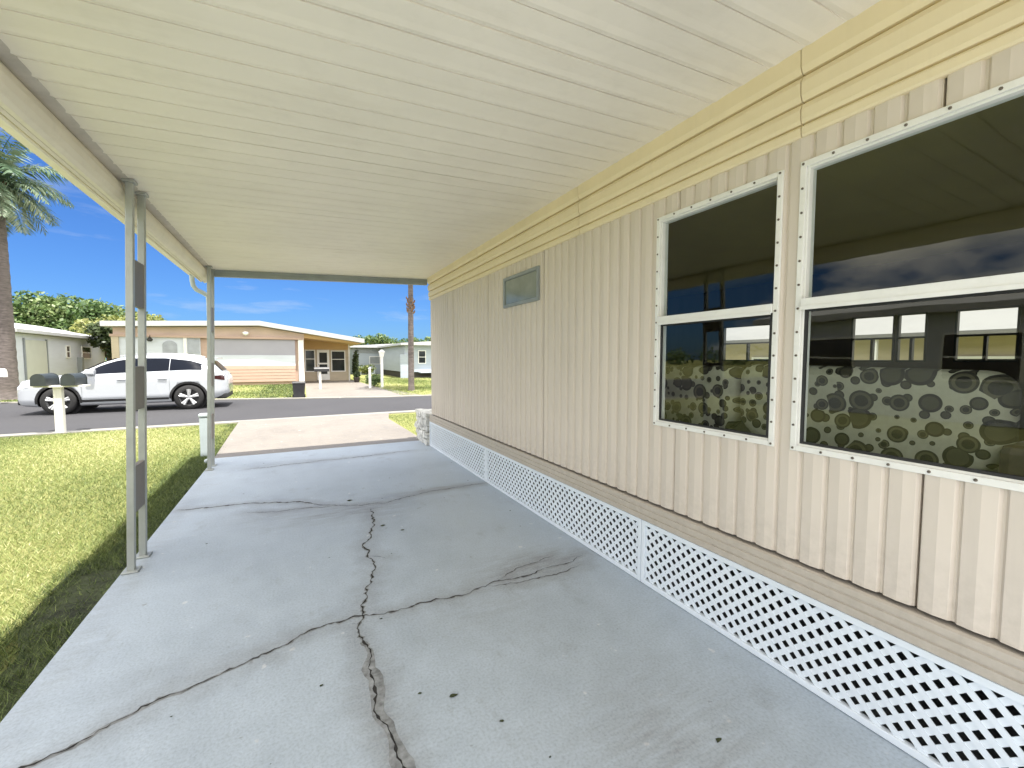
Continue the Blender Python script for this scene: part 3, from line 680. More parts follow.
# furniture behind the big windows
sofa = thing('sofa', (2.5, 1.55, .55), 'sofa with ringed circle patterned back cushions seen through the big windows', 'sofa')
b = MB(); b.bbox((2.16, .45, .62), (2.22, 2.75, .98), .02); b.bbox((2.2, .45, .62), (3.0, .55, 1.1), .03); b.bbox((2.2, 2.65, .62), (3.0, 2.75, 1.1), .03); b.bbox((2.22, .56, .62), (3.0, 2.64, .78), .02)
for yy in (.5, 2.7):
    for xx in (2.2, 2.95): b.tube([(xx, yy, .55), (xx, yy, .63)], .03, 10)
b.build('sofa_frame', M['rattan'], sofa)
b = MB(); b.bbox((2.24, .57, .785), (3.02, 2.63, .95), .05, seg=3); b.build('seat_cushion', M['plainfab'], sofa)
def cushion(y0, y1, z0, z1, name='back_cushion'):
    n = 28; r = .16
    out = []
    for (cy, cz_, a0) in ((y1-r*.5, z1-r*.5, 0), (y0+r*.5, z1-r*.5, 90), (y0+r, z0+r, 180), (y1-r, z0+r, 270)):
        rr = r*.5 if a0 < 180 else r
        for i in range(8): a = R(a0 + 90*i/7); out.append((cy+rr*math.cos(a), cz_+rr*math.sin(a)))
    N = len(out); cy = (y0+y1)/2; cz_ = (z0+z1)/2; b = MB(); vs = []; fs = []
    lay = [(2.262, .0), (2.246, .5), (2.236, .86), (2.246, .96), (2.29, 1.0), (2.36, .985), (2.42, .9), (2.44, .5), (2.44, 0)]
    for (xx, s) in lay:
        for (py, pz) in out: vs.append((xx, cy+(py-cy)*s, cz_+(pz-cz_)*s + .010*math.sin(9*py)*s))
    for l in range(len(lay)-1):
        for i in range(N): fs.append((l*N+i, l*N+(i+1)%N, (l+1)*N+(i+1)%N, (l+1)*N+i))
    b.add(vs, fs, 0, True); return b.build(name, M['fabric'], sofa)
cushion(.53, 1.58, .955, 1.365); cushion(1.585, 2.62, .955, 1.355)

# stone stack at the home's front corner
b = MB(); random.seed(3)
for row in range(5):
    z0 = .002 + row*.104; yy = 6.70 + random.uniform(0, .03)
    while yy < 7.36:
        ln = random.uniform(.18, .34); y1_ = min(7.42, yy+ln); xo = random.uniform(-.02, .02)
        bm = bmesh.new(); bmesh.ops.create_cube(bm, size=1); bmesh.ops.subdivide_edges(bm, edges=bm.edges[:], cuts=2, use_grid_fill=True)
        for v in bm.verts:
            p = v.co; p = p*(1 - .10*max(0, p.length-.55))
            v.co = Vector((2.03+xo+p.x*.34, (yy+y1_)/2+p.y*(y1_-yy-.006), z0+.05+p.z*.098)) + Vector([random.uniform(-.012, .012) for _ in range(3)])*Vector((1, 1, .4)).length*.8
        bm.verts.index_update(); b.add([v.co[:] for v in bm.verts], [[v.index for v in f.verts] for f in bm.faces]); bm.free(); yy = y1_
tag(b.build('stone_stack', M['stone']), 'low stack of rough white stone blocks at the far corner of the beige home', 'stone stack')

# crumbs and leaf bits on the slab
bt = MB(); random.seed(21)
spots_ = [(.44, 4.42, .022), (.62, 3.62, .016), (.75, 3.45, .013), (.55, 1.62, .014), (1.35, .98, .012)]
for k in range(32): spots_.append((random.uniform(-.98, 1.85), random.uniform(1.0, 7.0)**1.0, random.uniform(.002, .008)))
for (qx, qy, qr) in spots_:
    a0 = random.uniform(0, 6.28); n_p = 7; pr_ = [(qx+qr*random.uniform(.6, 1.3)*math.cos(a0+6.283*i/n_p)*1.3, qy+qr*random.uniform(.5, 1.1)*math.sin(a0+6.283*i/n_p)) for i in range(n_p)]
    z_ = .0035; bt.add([(px_, py_, z_) for px_, py_ in pr_] + [(qx, qy, z_ + qr*.35)], [(i, (i+1) % n_p, n_p) for i in range(n_p)])
tag(bt.build('leaf_litter', M['soil']), 'tiny dark leaf crumbs scattered over the carport slab', 'litter', kind='stuff')

# utility pedestal
u = thing('utility_box', (-1.25, 7.62, GZ), 'pale blue white utility pedestal standing in grass behind the far carport post', 'utility box')
b = MB(); b.bbox((-1.27, 7.55, GZ), (-1.14, 7.67, .54), .012); b.build('pedestal_body', M['util'], u)
b = MB(); b.bbox((-1.278, 7.542, .545), (-1.132, 7.678, .60), .02); b.build('cap', M['util'], u)

# ------------------------------------------------------------------ car
def make_car(ox, oy, oz):      # nose to -X, length L, near side at y=oy
    L, Wd, H = 4.86, 1.95, 1.70
    car = thing('parked_car', (ox, oy + Wd/2, oz), 'white suv parked along the far side of the street facing left', 'car')
    cyc = oy + Wd/2
    fx, rx, wr = .93, 3.88, .375
    hood = [(0, .62), (.04, .80), (.15, .93), (.4, 1.00), (.9, 1.06), (1.30, 1.10), (1.42, 1.13)]
    belt = lambda u: np.interp(u, [0, .05, .2, .5, 1.3, 2.5, 3.9, 4.5, 4.75, 4.86], [.60, .78, .90, .98, 1.09, 1.15, 1.21, 1.19, 1.10, .9])
    roof = lambda u: np.interp(u, [0, .04, .15, .4, .9, 1.30, 1.55, 1.85, 2.2, 2.7, 3.3, 3.8, 4.2, 4.42, 4.6, 4.74, 4.82, 4.86],
                               [.62, .82, .94, 1.02, 1.09, 1.13, 1.30, 1.48, 1.61, 1.69, 1.70, 1.66, 1.58, 1.50, 1.30, 1.13, 1.0, .92])
    halfw = lambda u: np.interp(u, [0, .06, .2, .5, 1.0, 2.5, 4.0, 4.5, 4.75, 4.86], [.62, .76, .86, .93, .965, .975, .965, .92, .84, .74])
    topw = lambda u: np.interp(u, [0, .2, 1.3, 1.6, 2.0, 3.5, 4.3, 4.6, 4.86], [.55, .76, .80, .66, .60, .60, .56, .62, .62])
    low = lambda u: np.interp(u, [0, .1, .5, 4.3, 4.7, 4.86], [.36, .26, .22, .24, .34, .46])
    us = np.unique(np.concatenate([np.linspace(0, .3, 7), np.linspace(.3, 4.5, 48), np.linspace(4.5, L, 8)]))
    b = MB(); rings = []
    for u in us:
        h, t_, bl, rf, lo = halfw(u), topw(u), belt(u), roof(u), low(u)
        bl = min(bl, rf - .02)
        half = [(0, lo), (h*.86, lo), (h*.955, lo+.06), (h*.985, lo+(bl-lo)*.30), (h*.975, lo+(bl-lo)*.45), (h, lo+(bl-lo)*.66), (h*.985, lo+(bl-lo)*.9), (h*.965, bl),
                (t_+(h*.965-t_)*.55, bl+(rf-bl)*.47), (t_+.04, rf-(rf-bl)*.10-.005), (t_-.05, rf-.012*min(1, (rf-bl)/.2)), (t_*.5, rf+.012), (0, rf+.018)]
        full = half + [(-p[0], p[1]) for p in half[-2:0:-1]]
        rings.append([(ox+u, cyc - p[0], oz+p[1]) for p in full])
    n = len(rings[0]); vs = [v for r in rings for v in r]; fs = []
    for i in range(len(rings)-1):
        for k in range(n): fs.append((i*n+k, i*n+(k+1)%n, (i+1)*n+(k+1)%n, (i+1)*n+k))
    fs.append(tuple(range(n))); fs.append(tuple((len(rings)-1)*n+k for k in range(n))[::-1])
    b.add(vs, fs, 0, True)
    body = b.build('body', [M['carpaint'], M['black']], car)
    # cut the wheel arches
    cb = MB()
    for wx in (fx, rx):
        for s_ in (-1, 1):
            yc = cyc + s_*(Wd/2 - .12)
            cb.lathe([(0, -.2), (wr+.075, -.2), (wr+.075, .2), (0, .2)], (ox+wx, yc, oz+wr), 'y', 36, smooth=False)
    cut = cb.build('cutter', M['black'])
    md = body.modifiers.new('arches', 'BOOLEAN'); md.object = cut; md.operation = 'DIFFERENCE'; md.solver = 'EXACT'
    dg = bpy.context.evaluated_depsgraph_get(); me = bpy.data.meshes.new_from_object(body.evaluated_get(dg)); body.modifiers.clear()
    body.data = me; bpy.data.objects.remove(cut)
    if me.materials[0] is None or len(me.materials) < 1: me.materials.clear(); me.materials.append(M['carpaint'])
    def side(u, v, s_):      # point on the greenhouse / body side at station u and height v
        h, t_, bl, rf, lo = halfw(u), topw(u), belt(u), roof(u), low(u)
        if v >= bl:
            q = (v-bl)/max(.01, rf-bl)
            w = np.interp(q, [0, .47, .9], [h*.965, t_+(h*.965-t_)*.55, t_+.04])
        else:
            q = (v-lo)/(bl-lo); w = np.interp(q, [0, .1, .30, .45, .66, .9, 1], [h*.86, h*.955, h*.985, h*.975, h, h*.985, h*.965])
        return (ox+u, cyc + s_*(w+.006), oz+v)
    def patch(b, poly_top, poly_bot, s_, nv=4, mi=0):
        m = len(poly_top); vs = []
        for (ut, vt), (ub, vb) in zip(poly_top, poly_bot):
            for k in range(nv+1):
                f = k/nv; vs.append(side(ut+(ub-ut)*f, vt+(vb-vt)*f, s_))
        fs = [(i*(nv+1)+k, i*(nv+1)+k+1, (i+1)*(nv+1)+k+1, (i+1)*(nv+1)+k) for i in range(m-1) for k in range(nv)]
        b.add(vs, fs, mi, True)
    def strip(u0, u1, top, bot, n=12):
        uu = np.linspace(u0, u1, n); return [(u, top(u)) for u in uu], [(u, bot(u)) for u in uu]
    for s_ in (-1, 1):
        topl = lambda u: min(roof(u) - .085, np.interp(u, [1.5, 1.75, 2.1, 2.6, 3.3, 3.9, 4.25], [1.16, 1.34, 1.50, 1.585, 1.585, 1.51, 1.39]))
        botl = lambda u: belt(u) + .015
        for u0, u1 in ((1.52, 2.465), (2.48, 3.405), (3.42, 4.22)):
            b = MB(); t_, bt = strip(u0, u1, lambda u: max(topl(u), botl(u)+.004), botl); patch(b, t_, bt, s_)
            b.build('side_window', M['carglass'], car, recalc=False)
        b = MB(); t_, bt = strip(1.38, 3.38, lambda u: .40, lambda u: .27, 14); patch(b, t_, bt, s_); b.build('sill_cladding', M['black'], car, recalc=False)
        for u0, u1 in ((1.42, 2.48), (2.50, 3.42)):
            b = MB(); path = [(u0, v_) for v_ in np.linspace(belt(u0)-.01, .43, 9)] + [(u_, .43) for u_ in np.linspace(u0, u1, 9)[1:]] + [(u1, v_) for v_ in np.linspace(.43, belt(u1)-.01, 9)[1:]]
            mu, mv = (u0+u1)/2, .8; vs = []
            for (u_, v_) in path:
                iu = u_ + (.012 if u_ < mu-.3 else -.012 if u_ > mu+.3 else 0); iv = v_ + (.012 if v_ < .44 else 0)
                vs += [side(u_, v_, s_), side(iu, iv, s_)]
            b.add(vs, [(2*i, 2*i+1, 2*i+3, 2*i+2) for i in range(len(path)-1)])
            d = b.build('door', M['greybl'], car, recalc=False)
            p = side(u1-.17, .96, s_); b = MB(); b.bbox((p[0]-.11, min(p[1], p[1]+s_*.03), p[2]-.012), (p[0]+.11, max(p[1], p[1]+s_*.03), p[2]+.014), .008); b.build('handle', M['carpaint'], d)
        p = side(1.62, 1.16, s_); b = MB(); b.bbox((p[0]-.09, p[1]+s_*.09-.11, p[2]-.05), (p[0]+.12, p[1]+s_*.09+.11, p[2]+.10), .045, seg=3); b.build('mirror', M['carpaint'], car)
        b = MB(); t_, bt = strip(.06, .42, lambda u: np.interp(u, [.06, .42], [.80, .90]), lambda u: np.interp(u, [.06, .42], [.70, .80]), 8); patch(b, t_, bt, s_); b.build('headlight', M['lens'], car, recalc=False)
        b = MB(); t_, bt = strip(4.40, 4.80, lambda u: np.interp(u, [4.40, 4.80], [1.02, 1.05]), lambda u: np.interp(u, [4.40, 4.80], [.96, .88]), 8); patch(b, t_, bt, s_); b.build('tail_light', M['redlens'], car, recalc=False)
        for wx in (fx, rx):
            yc = cyc + s_*(Wd/2 - .125)
            b = MB(); b.lathe([(wr*.66, -.12), (wr*.93, -.125), (wr, -.09), (wr, .09), (wr*.93, .125), (wr*.66, .12)], (ox+wx, yc, oz+wr), 'y', 36)
            wh = b.build('wheel', M['rubber'], car)
            b = MB(); yf = yc + s_*.085
            b.lathe([(wr*.67, s_*.03), (wr*.70, s_*.034), (wr*.66, s_*-.02), (wr*.60, s_*-.1)], (ox+wx, yf, oz+wr), 'y', 36)
            b.lathe([(0, s_*.02), (.06, s_*.018), (.07, s_*-.02)], (ox+wx, yf, oz+wr), 'y', 16)
            for k in range(5):
                for off in (-.06, .06):
                    a0 = 2*math.pi*k/5 + .3; a1 = a0 + off*2.2; ca = .02 if off > 0 else -.02
                    p0 = Vector((ox+wx+.05*math.cos(a0), yf+s_*.008, oz+wr+.05*math.sin(a0))); p1 = Vector((ox+wx+wr*.68*math.cos(a1), yf+s_*.022, oz+wr+wr*.68*math.sin(a1)))
                    b.tube([p0, p0.lerp(p1, .5), p1], [.034, .032, .036], 8)
            b.build('rim', M['alloy'], wh)
            b = MB(); b.lathe([(wr*.66, s_*.0), (0, s_*.0)], (ox+wx, yc+s_*.03, oz+wr), 'y', 24); b.build('brake_disc', M['black'], wh)
            b = MB(); nn = 22; vs = []
            for k in range(nn+1):
                a = R(-8) + (math.pi+R(16))*k/nn
                for rr in (wr+.055, wr+.115):
                    uu = wx+rr*math.cos(a); vv = wr+rr*math.sin(a); q = side(min(max(uu, 0), L), max(vv, .26), s_); vs.append((q[0], q[1]+s_*.006, q[2]))
            b.add(vs, [(2*k, 2*k+1, 2*k+3, 2*k+2) for k in range(nn)], 0, True); b.build('arch_cladding', M['black'], car, recalc=False)
            b = MB(); b.lathe([(0, 0), (wr+.07, 0)], (ox+wx, cyc+s_*(Wd/2-.29), oz+wr), 'y', 30); b.build('wheel_well', M['black'], car)
    b = MB(); b.bbox((ox-.01, cyc-.62, oz+.28), (ox+.12, cyc+.62, oz+.44), .03); b.build('front_bumper', M['black'], car)
    b = MB(); b.bbox((ox-.012, cyc-.32, oz+.50), (ox+.06, cyc-.02, oz+.70), .02); b.bbox((ox-.012, cyc+.02, oz+.50), (ox+.06, cyc+.32, oz+.70), .02); b.build('grille', M['chrome'], car)
    b = MB(); b.bbox((ox+L-.30, cyc-.80, oz+.29), (ox+L-.02, cyc+.80, oz+.46), .04); b.build('rear_bumper', M['black'], car)
    # windscreen, rear window
    def cross(u0, u1, fw0, fw1, name, lift):
        b = MB(); vs = []
        uu = np.linspace(u0, u1, 6)
        for u in uu:
            for f in np.linspace(-1, 1, 9):
                w = (topw(u) - .06)*f; vs.append((ox+u+lift[0], cyc+w, oz+roof(u)+.018-.010*abs(f)+lift[1]))
        b.add(vs, [(i*9+k, i*9+k+1, (i+1)*9+k+1, (i+1)*9+k) for i in range(5) for k in range(8)], 0, True); b.build(name, M['carglass'], car)
    cross(1.36, 2.08, 0, 0, 'windscreen', (-.012, .008)); cross(4.44, 4.70, 0, 0, 'rear_window', (.014, .008))
    b = MB(); b.bbox((ox+4.32, cyc-.56, oz+1.575), (ox+4.60, cyc+.56, oz+1.605), .012); b.build('roof_spoiler', M['carpaint'], car)
    for s_ in (-1, 1):
        b = MB(); b.tube([(ox+u, cyc+s_*(topw(u)+.0), oz+roof(u)+.03) for u in np.linspace(2.2, 4.1, 12)], .014, 8); b.build('roof_rail', M['chrome'], car)
    return car
car = make_car(-6.33, 14.95, GZ + .008); car.scale = (.926,)*3

# ------------------------------------------------------------------ mailboxes
def mailbox_shell(b, cx, cy, cz_, w, h, ln):
    pr = [(cx-w/2, cz_), (cx+w/2, cz_), (cx+w/2, cz_+h-w/2)] + [(cx+w/2*math.cos(a), cz_+h-w/2+w/2*math.sin(a)) for a in np.linspace(0.2, math.pi-.2, 9)] + [(cx-w/2, cz_+h-w/2)]
    b.prism(pr, 'y', cy-ln/2, cy+ln/2)
mb = thing('mailbox', (-4.2, 11.3, GZ), 'pair of dark grey mailboxes on one white post near the street', 'mailbox')
b = MB(); b.bbox((-4.14, 11.20, GZ), (-4.02, 11.32, .86), .008); bevel(b.build('post', M['mailwood'], mb), .003)
b = MB(); b.box((-4.45, 11.14, .862), (-3.66, 11.40, .892)); b.build('crossboard', M['mailwood'], mb)
for cx in (-4.27, -3.86):
    b = MB(); mailbox_shell(b, cx, 11.28, .893, .21, .23, .5); o = bevel(b.build('mailbox_shell', M['mailgrey'], mb), .006)
    b = MB(); mailbox_shell(b, cx, 11.54, .888, .222, .242, .018); b.build('mailbox_door', M['mailgrey'], o)
mb = thing('mailbox', (1.05, 22.4, GZ), 'dark mailbox on a thin white post in front of the peach home porch', 'mailbox')
b = MB(); b.bbox((1.0, 22.35, GZ), (1.10, 22.45, .80), .006); b.build('post', M['mailwood'], mb)
b = MB(); b.prism([(22.3, .80), (22.5, .80), (22.5, .93), (22.46, .99), (22.40, 1.01), (22.34, .99), (22.3, .93)], 'x', .80, 1.46); b.build('mailbox_shell', M['bin'], mb)
mb = thing('mailbox', (-8.35, 19.6, GZ), 'white rounded mailbox at the left edge beside the palm trunk', 'mailbox')
b = MB(); b.bbox((-8.60, 19.55, GZ), (-8.50, 19.65, .82), .006); b.build('post', M['mailwood'], mb)
b = MB(); b.prism([(19.47, .82), (19.73, .82), (19.73, .98), (19.69, 1.06), (19.60, 1.10), (19.51, 1.06), (19.47, .98)], 'x', -8.95, -8.32); bevel(b.build('mailbox_shell', M['white'], mb), .02)

# bin
bn = thing('trash_can', (.10, 17.75, GZ), 'dark square trash can at the edge of the peach home driveway', 'trash can')
b = MB()
def frust(b, cx, cy, z0, z1, w0, w1, d0, d1, mi=0):
    b.add([(cx-w0/2, cy-d0/2, z0), (cx+w0/2, cy-d0/2, z0), (cx+w0/2, cy+d0/2, z0), (cx-w0/2, cy+d0/2, z0), (cx-w1/2, cy-d1/2, z1), (cx+w1/2, cy-d1/2, z1), (cx+w1/2, cy+d1/2, z1), (cx-w1/2, cy+d1/2, z1)],
          [(3,2,1,0),(4,5,6,7),(0,1,5,4),(1,2,6,5),(2,3,7,6),(3,0,4,7)], mi)
frust(b, .10, 17.75, GZ+.03, .50, .36, .43, .38, .44); bevel(b.build('bin_body', M['bin'], bn), .02)
b = MB(); frust(b, .10, 17.75, .502, .56, .47, .43, .48, .42); bevel(b.build('bin_lid', M['bin'], bn), .015)
for s_ in (-1, 1):
    b = MB(); b.lathe([(0, -.02), (.06, -.02), (.06, .02), (0, .02)], (.10+s_*.2, 17.93, GZ+.06), 'x', 16); b.build('bin_wheel', M['rubber'], bn)
b = MB()
for zc, yy, r0 in ((.34, 17.5445, .065),):
    for k in range(3):
        a = 2*math.pi*k/3 + .5; 
        b.add([(.10+r0*math.cos(a), yy, zc+r0*math.sin(a)), (.10+r0*math.cos(a+1.3), yy, zc+r0*math.sin(a+1.3)), (.10+r0*.55*math.cos(a+1.2), yy+.001, zc+r0*.55*math.sin(a+1.2)), (.10+r0*.55*math.cos(a+.1), yy+.001, zc+r0*.55*math.sin(a+.1))], [(0, 1, 2, 3)])
b.build('emblem', M['white'], bn)

# ------------------------------------------------------------------ peach home across the street
ph = thing('mobile_home', (-2, 30, GZ), 'long peach mobile home with white roof and open carport across the street', 'mobile home')
PY = 27.5
rp = [(-8.2, 2.96), (-1.68, 3.22), (3.75, 2.36)]
b = MB(); b.prism([(x, z+.25) for x, z in rp] + [(x, z) for x, z in rp[::-1]], 'y', PY - .55, 46); b.build('roof', M['roofw'], ph)
b = MB(); b.prism([(-7.9, 2.94), (-1.68, 3.19), (.5, 2.84), (.5, 2.62), (-7.9, 2.62)], 'y', PY - .02, PY + .06); b.build('fascia', M['peachdk'], ph)
b = MB(); b.box((-7.9, PY+.07, GZ), (.48, 46, 2.61)); b.build('wall', M['peach'], ph)
b = MB(); b.box((-7.9, PY-.03, GZ), (-4.42, PY+.066, 2.5)); b.build('porch_wall', M['wallw'], ph)
b = MB(); b.box((-3.9, PY-.02, 1.62), (.02, PY+.064, 2.48)); b.build('vinyl_screen', M['lilac'], ph)
b = MB(); b.box((-3.9, PY-.045, 1.02), (.02, PY+.064, 1.615)); b.build('white_band', M['wallw'], ph)
b = MB(); b.box((-3.9, PY-.05, .12), (.02, PY+.064, 1.015)); 
for k in range(5): b.box((-3.9, PY-.062, .14+k*.17), (.02, PY-.051, .14+k*.17+.12))
b.build('kick_panel', M['peach'], ph)
b = MB(); b.box((.18, PY-.10, GZ), (.46, PY+.06, 2.58)); b.build('corner_post', M['white'], ph)
b = MB(); b.box((-7.95, PY-.12, GZ), (-7.68, PY-.035, 2.6)); b.build('corner_post', M['beigeh'], ph)
b = MB(); b.box((-5.12, PY-.12, GZ), (-4.98, PY-.035, 2.6)); b.build('porch_post', M['white'], ph)
b = MB(); b.box((-8.0, PY-.16, 2.50), (.50, PY-.025, 2.62)); b.build('eave_board', M['peach'], ph)
b = MB(); ap = [(-6.0, 1.55), (-5.4, 1.55), (-5.4, 2.1)] + [(-5.7+.3*math.cos(a), 2.1+.24*math.sin(a)) for a in np.linspace(.2, math.pi-.2, 9)] + [(-6.0, 2.1)]
b.prism(ap, 'y', PY-.05, PY-.033); tag(b.build('arched_window', M['winpale'], ph), 'pale arched window')
b = MB(); b.box((-4.95, PY-.05, 1.66), (-4.45, PY-.033, 2.46)); b.build('window', M['winpale'], ph)
b = MB(); b.lathe([(0, .16), (.03, .15), (.12, .05), (.12, 0), (.07, -.06), (0, -.07)], (-6.45, PY-.22, 2.34), 'z', 12); b.tube([(-6.45, PY-.22, 2.48), (-6.45, PY-.15, 2.60)], .015, 6); b.build('porch_lamp', M['black'], ph)
b = MB(); b.lathe([(0.0, .0), (.12, .05), (.16, .17), (.10, .22), (0.02, .23)], (-2.35, PY-.3, 2.66), 'z', 10); tag(b.build('fascia_light', M['white'], ph), 'white round fitting under the roof peak')
# porch (open carport) of the peach home
BY = 30.6
b = MB(); b.box((.485, BY, GZ), (3.3, BY+.1, 2.62)); b.build('recess_wall', M['beigeh'], ph)
b = MB(); b.prism([(.485, 2.86), (3.6, 2.37), (3.6, 2.33), (.485, 2.62)], 'y', PY, BY + 2); b.build('carport_soffit', M['tan'], ph)
b = MB(); b.box((.49, BY-.03, 2.02), (3.3, BY-.002, 2.6)); b.build('upper_wall', M['tan'], ph)
def wframe(b, x0, x1, z0, z1, y, t_=.06):
    for q in ((x0-t_, x0, z0-t_, z1+t_), (x1, x1+t_, z0-t_, z1+t_), (x0, x1, z0-t_, z0), (x0, x1, z1, z1+t_)): b.box((q[0], y-.05, q[2]), (q[1], y-.005, q[3]))
for (x0, x1, z0, z1) in ((.62, 1.12, .62, 1.94), (2.18, 2.95, .62, 1.90)):
    b = MB(); wframe(b, x0, x1, z0, z1, BY); b.box((x0, BY-.045, (z0+z1)/2+.1), (x1, BY-.0305, (z0+z1)/2+.14)); w = b.build('window', M['white'], ph)
    b = MB(); b.box((x0, BY-.028, z0), (x1, BY-.008, z1)); b.build('pane', M['winglass'], w)
b = MB(); b.box((1.28, BY-.07, .02), (2.02, BY-.035, 2.0)); d = b.build('door', M['white'], ph)
for z0, z1 in ((.42, 1.05), (1.15, 1.82)):
    b = MB(); b.box((1.42, BY-.085, z0), (1.88, BY-.071, z1)); b.build('pane', M['winglass'], d)
b = MB(); b.lathe([(0, -.05), (.03, -.045), (.03, -.01), (.015, 0)], (1.36, BY-.071, 1.05), 'y', 10); b.build('handle', M['chrome'], d)
b = MB(); b.box((3.18, BY-.30, GZ), (3.26, BY-.22, 2.5)); b.build('carport_post', M['white'], ph)

# ------------------------------------------------------------------ leaves, trees, palms
def leaf_cloud(name, blobs, n, size, mat, parent, flat=0.6, hang=0.0):
    bl = np.array(blobs, dtype=float); vol = (bl[:, 3]*bl[:, 4]*bl[:, 5])**(2/3.); idx = rng.choice(len(bl), n, p=vol/vol.sum())
    d = rng.normal(size=(n, 3)); d /= np.linalg.norm(d, axis=1)[:, None]
    r = rng.uniform(.45, 1.08, n)**.7
    c = bl[idx, :3] + d*r[:, None]*bl[idx, 3:6]
    nn = d*.6 + rng.normal(size=(n, 3))*.7; nn[:, 2] += .4; nn /= np.linalg.norm(nn, axis=1)[:, None]
    t1 = np.cross(nn, rng.normal(size=(n, 3))); t1 /= np.linalg.norm(t1, axis=1)[:, None]; t2 = np.cross(nn, t1)
    s = size*rng.uniform(.5, 1.4, n)[:, None]
    v = np.stack([c - t1*s, c - t2*s*flat, c + t1*s, c + t2*s*flat], 1).reshape(-1, 3)
    clump = rng.random(len(bl))[idx]
    return raw_mesh(name, v, n, mat, np.clip(.2 + .45*clump + rng.normal(0, .2, n), 0, 1), parent)
def tree(name, x, y, h, rad, label, cat, mat, n=5000, leaf=.16, trunk=.18, group=None, blobs=11, low=.35):
    t = thing(name, (x, y, GZ), label, cat, group); b = MB()
    top = h*low + h*.2
    b.tube([(x, y, GZ), (x+.05, y, h*.2), (x-.08, y+.05, h*low), (x, y, top)], [trunk*1.3, trunk, trunk*.8, trunk*.5], 10)
    bl = []
    for k in range(blobs):
        a = 2*math.pi*k/blobs*2.4 + random.uniform(-.3, .3); rr = rad*random.uniform(.25, .75); zz = h*random.uniform(low + .1, .86)
        s = rad*random.uniform(.3, .5); s = min(s, (h-zz)*1.0 + .1)
        px_, py_ = x+rr*math.cos(a), y+rr*math.sin(a); bl.append((px_, py_, zz, s*1.15, s*1.15, s*.85))
        b.tube([(x, y, h*low*.9), ((x+px_)/2, (y+py_)/2, (h*low+zz)/2+.1), (px_, py_, zz)], [trunk*.45, trunk*.3, trunk*.1], 6)
    bl.append((x, y, h*.84, rad*.4, rad*.4, h*.16))
    b.build('trunk', M['treebark'], t)
    leaf_cloud('crown', bl, n, leaf, mat, t)
    return t
G = 'trees behind the white house'
tree('broadleaf_tree', -24.6, 52, 6.0, 3.0, 'leftmost broad green tree behind the white house', 'tree', M['leafA'], 6000, .17, group=G)
tree('broadleaf_tree', -19.3, 50, 7.1, 3.4, 'tallest rounded green tree rising behind the white house roof', 'tree', M['leafA'], 8000, .17, group=G)
tree('broadleaf_tree', -15.0, 49, 6.6, 3.0, 'green tree between the tallest tree and the near carport posts', 'tree', M['leafA'], 7000, .17, group=G)
tree('broadleaf_tree', -11.9, 47, 5.6, 2.4, 'yellow green tree topping the left end of the peach home roof', 'tree', M['leafB'], 5000, .15, group=G)
tree('small_tree', -9.4, 32, 3.6, 1.1, 'small dark tree in the gap left of the peach home', 'tree', M['leafD'], 2200, .11, .07)
tree('small_tree', -10.6, 36, 4.2, 1.6, 'light green small tree behind the gap beside the peach home', 'tree', M['leafB'], 2600, .13, .08)
G2 = 'distant trees behind the far white house'
for k, (x, y, h) in enumerate(((7.5, 82, 5.2), (10.6, 84, 5.9), (13.6, 80, 6.0), (16.8, 83, 5.5), (20.5, 82, 5.7), (25, 84, 6))):
    lab = ('low distant tree next to the peach home roof end', 'distant tree second from the peach home roof end', 'distant tree over the middle of the far white roof', 'distant tree just left of the thin palm trunk', 'distant tree just right of the thin palm trunk', 'distant tree hidden partly by the beige home corner')[k]
    tree('distant_tree', x, y, h, 2.6, lab, 'tree', M['leafA'], 2200, .22, group=G2, low=.2)
# far-off wood closing the horizon
nb = 260; ang = np.linspace(R(-75), R(75), nb)
bl = [(120*math.sin(a)+random.uniform(-3, 3), 120*math.cos(a)+random.uniform(-6, 6), random.uniform(1.2, 2.6), 3.0, 2.2, 2.2) for a in ang]
o = leaf_cloud('far_wood', bl, 15000, .38, M['leafA'], None); tag(o, 'far-off low line of green trees along the horizon', 'wood', kind='stuff')
# bushes
def bush(name, x, y, w, h, label, mat, n=900, leaf=.06):
    t = thing(name, (x, y, GZ), label, 'shrub'); b = MB()
    for k in range(5):
        a = k*1.26; b.tube([(x, y, GZ), (x+w*.25*math.cos(a), y+w*.25*math.sin(a), h*.6)], [.02, .008], 5)
    b.build('stem', M['treebark'], t)
    leaf_cloud('foliage', [(x+random.uniform(-.25, .25)*w, y+random.uniform(-.25, .25)*w, h*random.uniform(.3, .72), w*.36, w*.36, h*.32) for _ in range(6)], n, leaf, mat, t)
bush('bush', 3.62, 22.9, .75, .68, 'low green bush behind the two white garden posts', M['leafA'], 1100, .05)
bush('bush', 5.9, 41, 1.6, .9, 'light green bush at the foot of the far white house', M['leafB'], 800, .09)
bush('slim_shrub', 3.6, 30.0, .42, 2.3, 'slim dark shrub standing at the right end of the peach home carport', M['leafD'], 1800, .06)
